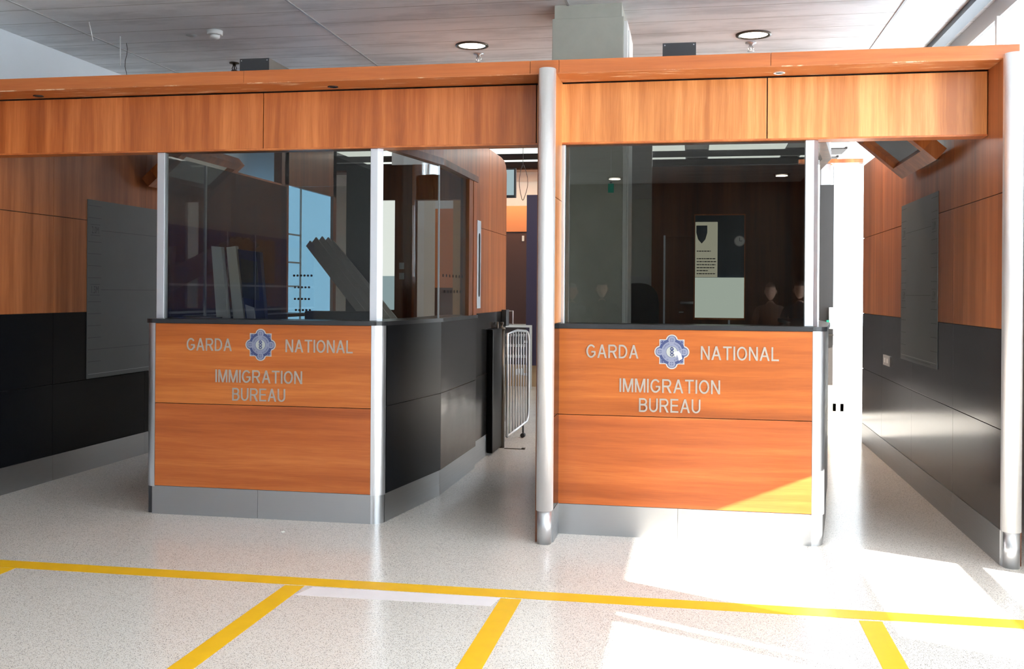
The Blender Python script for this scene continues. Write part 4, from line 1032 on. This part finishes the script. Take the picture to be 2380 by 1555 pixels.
# ------------------------------------------------------------------ people standing out of frame, mirrored faintly in the booth glass
def person(label, x, y, yaw, h, top_m, leg_m, hair_m, bend=0.0, reach=0.0):
    """one continuous figure grown from a jointed skeleton; faces +y before the turn"""
    k = h / 1.72
    V, E, Rr = [], [], []
    def v(p, r, parent=None):
        V.append(Vector(p) * k); Rr.append(r * k)
        if parent is not None: E.append((parent, len(V) - 1))
        return len(V) - 1
    pel = v((0, 0, .95), .135)
    wa = v((0, .005, 1.08), .125, pel); ch = v((0, .01 + bend * .3, 1.26), .15, wa); nk = v((0, .0 + bend * .6, 1.43), .075, ch)
    n2 = v((0, .02 + bend * .8, 1.49), .055, nk)
    for s_ in (-1, 1):
        hip = v((.09 * s_, 0, .88), .095, pel); kn = v((.10 * s_, .02, .50), .062, hip); an = v((.10 * s_, -.01, .10), .042, kn)
        hl = v((.10 * s_, .02, .05), .045, an); v((.12 * s_, .17, .04), .035, hl)
        sh = v((.17 * s_, bend * .5, 1.38), .065, ch); el = v((.235 * s_, .0 + reach * .2 + bend * .4, 1.12), .043, sh)
        wr = v((.22 * s_ - .05 * s_ * (reach > 0), .06 + reach * .9, .89 + reach * .75), .028, el)
        d = Vector((0, reach, -1 + reach * 1.4)).normalized(); side = Vector((0, 1, 0)) if reach < .1 else Vector((1, 0, 0))
        w0 = V[wr] / k; palm = v(w0 + d * .055, .026, wr)
        for i, (o_, L) in enumerate(((-.027, .068), (-.009, .080), (.009, .075), (.027, .058))):
            b0 = v(w0 + d * .095 + side * o_, .0095, palm); b1 = v(w0 + d * (.095 + L * .55) + side * o_ * 1.15, .0085, b0)
            v(w0 + d * (.095 + L * .95) + side * o_ * 1.1 + Vector((-.012 * s_, 0, 0)), .007, b1)
        t0 = v(w0 + d * .045 + side * .036, .011, palm); v(w0 + d * .085 + side * .052, .009, t0)
    me = bpy.data.meshes.new('person'); me.from_pydata([tuple(p) for p in V], E, []); ob = bpy.data.objects.new('tmp', me); C.objects.link(ob)
    m1 = ob.modifiers.new('s', 'SKIN')
    for i, r in enumerate(Rr): me.skin_vertices[0].data[i].radius = (r, r * (.72 if i in (0, 1, 2) else 1))
    me.skin_vertices[0].data[0].use_root = True
    m1.use_smooth_shade = True; ob.modifiers.new('u', 'SUBSURF').levels = 1
    bpy.context.view_layer.update()
    ev = ob.evaluated_get(bpy.context.evaluated_depsgraph_get()); m2 = bpy.data.meshes.new_from_object(ev)
    bpy.data.objects.remove(ob)
    # head: an egg with brow, nose, chin and ears merged into the same mesh
    bm = bmesh.new(); bm.from_mesh(m2)
    hc = Vector((0, .045 + bend, 1.61)) * k
    r = bmesh.ops.create_uvsphere(bm, u_segments=20, v_segments=14, radius=1.0)
    for q in r['verts']:
        p = q.co.copy(); w_ = .075 * (1 - .22 * max(0, -p.z)); yy = p.y * .095
        if p.y > .75 and -.35 < p.z < .25 and abs(p.x) < .3: yy += .022 * (1 - abs(p.z + .1) * 2)
        if p.y > .5 and -.95 < p.z < -.6: yy += .01
        if p.y > .6 and .05 < p.z < .35 and .2 < abs(p.x) < .6: yy -= .008
        q.co = hc + Vector((p.x * w_, yy, p.z * .118)) * k
    hs = set(r['verts'])
    for s_ in (-1, 1):
        e_ = bmesh.ops.create_uvsphere(bm, u_segments=8, v_segments=6, radius=1.0)
        for q in e_['verts']: q.co = hc + Vector((s_ * .078 + q.co.x * .010, -.005 + q.co.y * .018, -.005 + q.co.z * .032)) * k
        hs |= set(e_['verts'])
    m3 = bpy.data.meshes.new('person')
    for f in bm.faces:
        c = f.calc_center_median() / k; f.smooth = True
        if f.verts[0] in hs or c.z > 1.455: f.material_index = 1
        elif abs(c.x) > .12 and c.z < (.895 + reach * .75) and c.z > .70 and (abs(c.x) > .185 or reach > 0 and c.y > .15 + reach * .85): f.material_index = 1
        elif c.z < .93: f.material_index = 2 if c.z > .09 else 3
        else: f.material_index = 0
    bm.to_mesh(m3); bm.free()
    for nm in (top_m, 'skin', leg_m, 'coat_black'): m3.materials.append(MT[nm])
    o = bpy.data.objects.new('person', m3); C.objects.link(o); o.location = (x, y, 0); o.rotation_euler = (0, 0, yaw)
    tag(o, label, 'person', 'people out of frame mirrored in the glass')
    hb = bmesh.new(); r = bmesh.ops.create_uvsphere(hb, u_segments=20, v_segments=14, radius=1.0)
    for q in r['verts']:
        p = q.co; q.co = hc + Vector((p.x * .082, p.y * .102 - .008, p.z * .122 + .008)) * k
    bmesh.ops.delete(hb, geom=[q for q in hb.verts if (q.co.z < hc.z + .045 * k and q.co.y > hc.y - .02 * k) or q.co.z < hc.z - .07 * k], context='VERTS')
    mh = bpy.data.meshes.new('hair'); hb.to_mesh(mh); hb.free(); mh.materials.append(MT[hair_m])
    for f in mh.polygons: f.use_smooth = True
    oh = bpy.data.objects.new('hair', mh); C.objects.link(oh); oh.parent = o
    fb = MB()
    for s_ in (-1, 1): fb.box(hc + Vector((s_ * .028 - .011, .083, .012)) * k, hc + Vector((s_ * .028 + .011, .094, .020)) * k, .002)
    ef = fb
    ef.bm.normal_update(); me2 = bpy.data.meshes.new('eyes'); ef.bm.to_mesh(me2); me2.materials.append(MT['ink']); oe = bpy.data.objects.new('eyes', me2); C.objects.link(oe); oe.parent = o
    return o
person('person in a dark coat over a pale collar standing just right of the viewpoint', 1.30, -.60, .1, 1.66, 'coat_black', 'coat_black', 'hair_dark')
person('person in a brown jacket looking down, standing behind the one in the dark coat', .98, -1.15, .1, 1.64, 'coat_brown', 'coat_grey', 'hair_dark', .06, .18)
person('person in a dark jacket leaning slightly, left of the viewpoint', -1.23, -.75, -.1, 1.66, 'coat_black', 'coat_grey', 'hair_dark', .04, .16)
person('grey haired person in a grey jacket looking down, farthest left of the viewpoint', -1.66, -1.0, -.1, 1.62, 'coat_grey', 'coat_black', 'hair_grey', .06, .2)
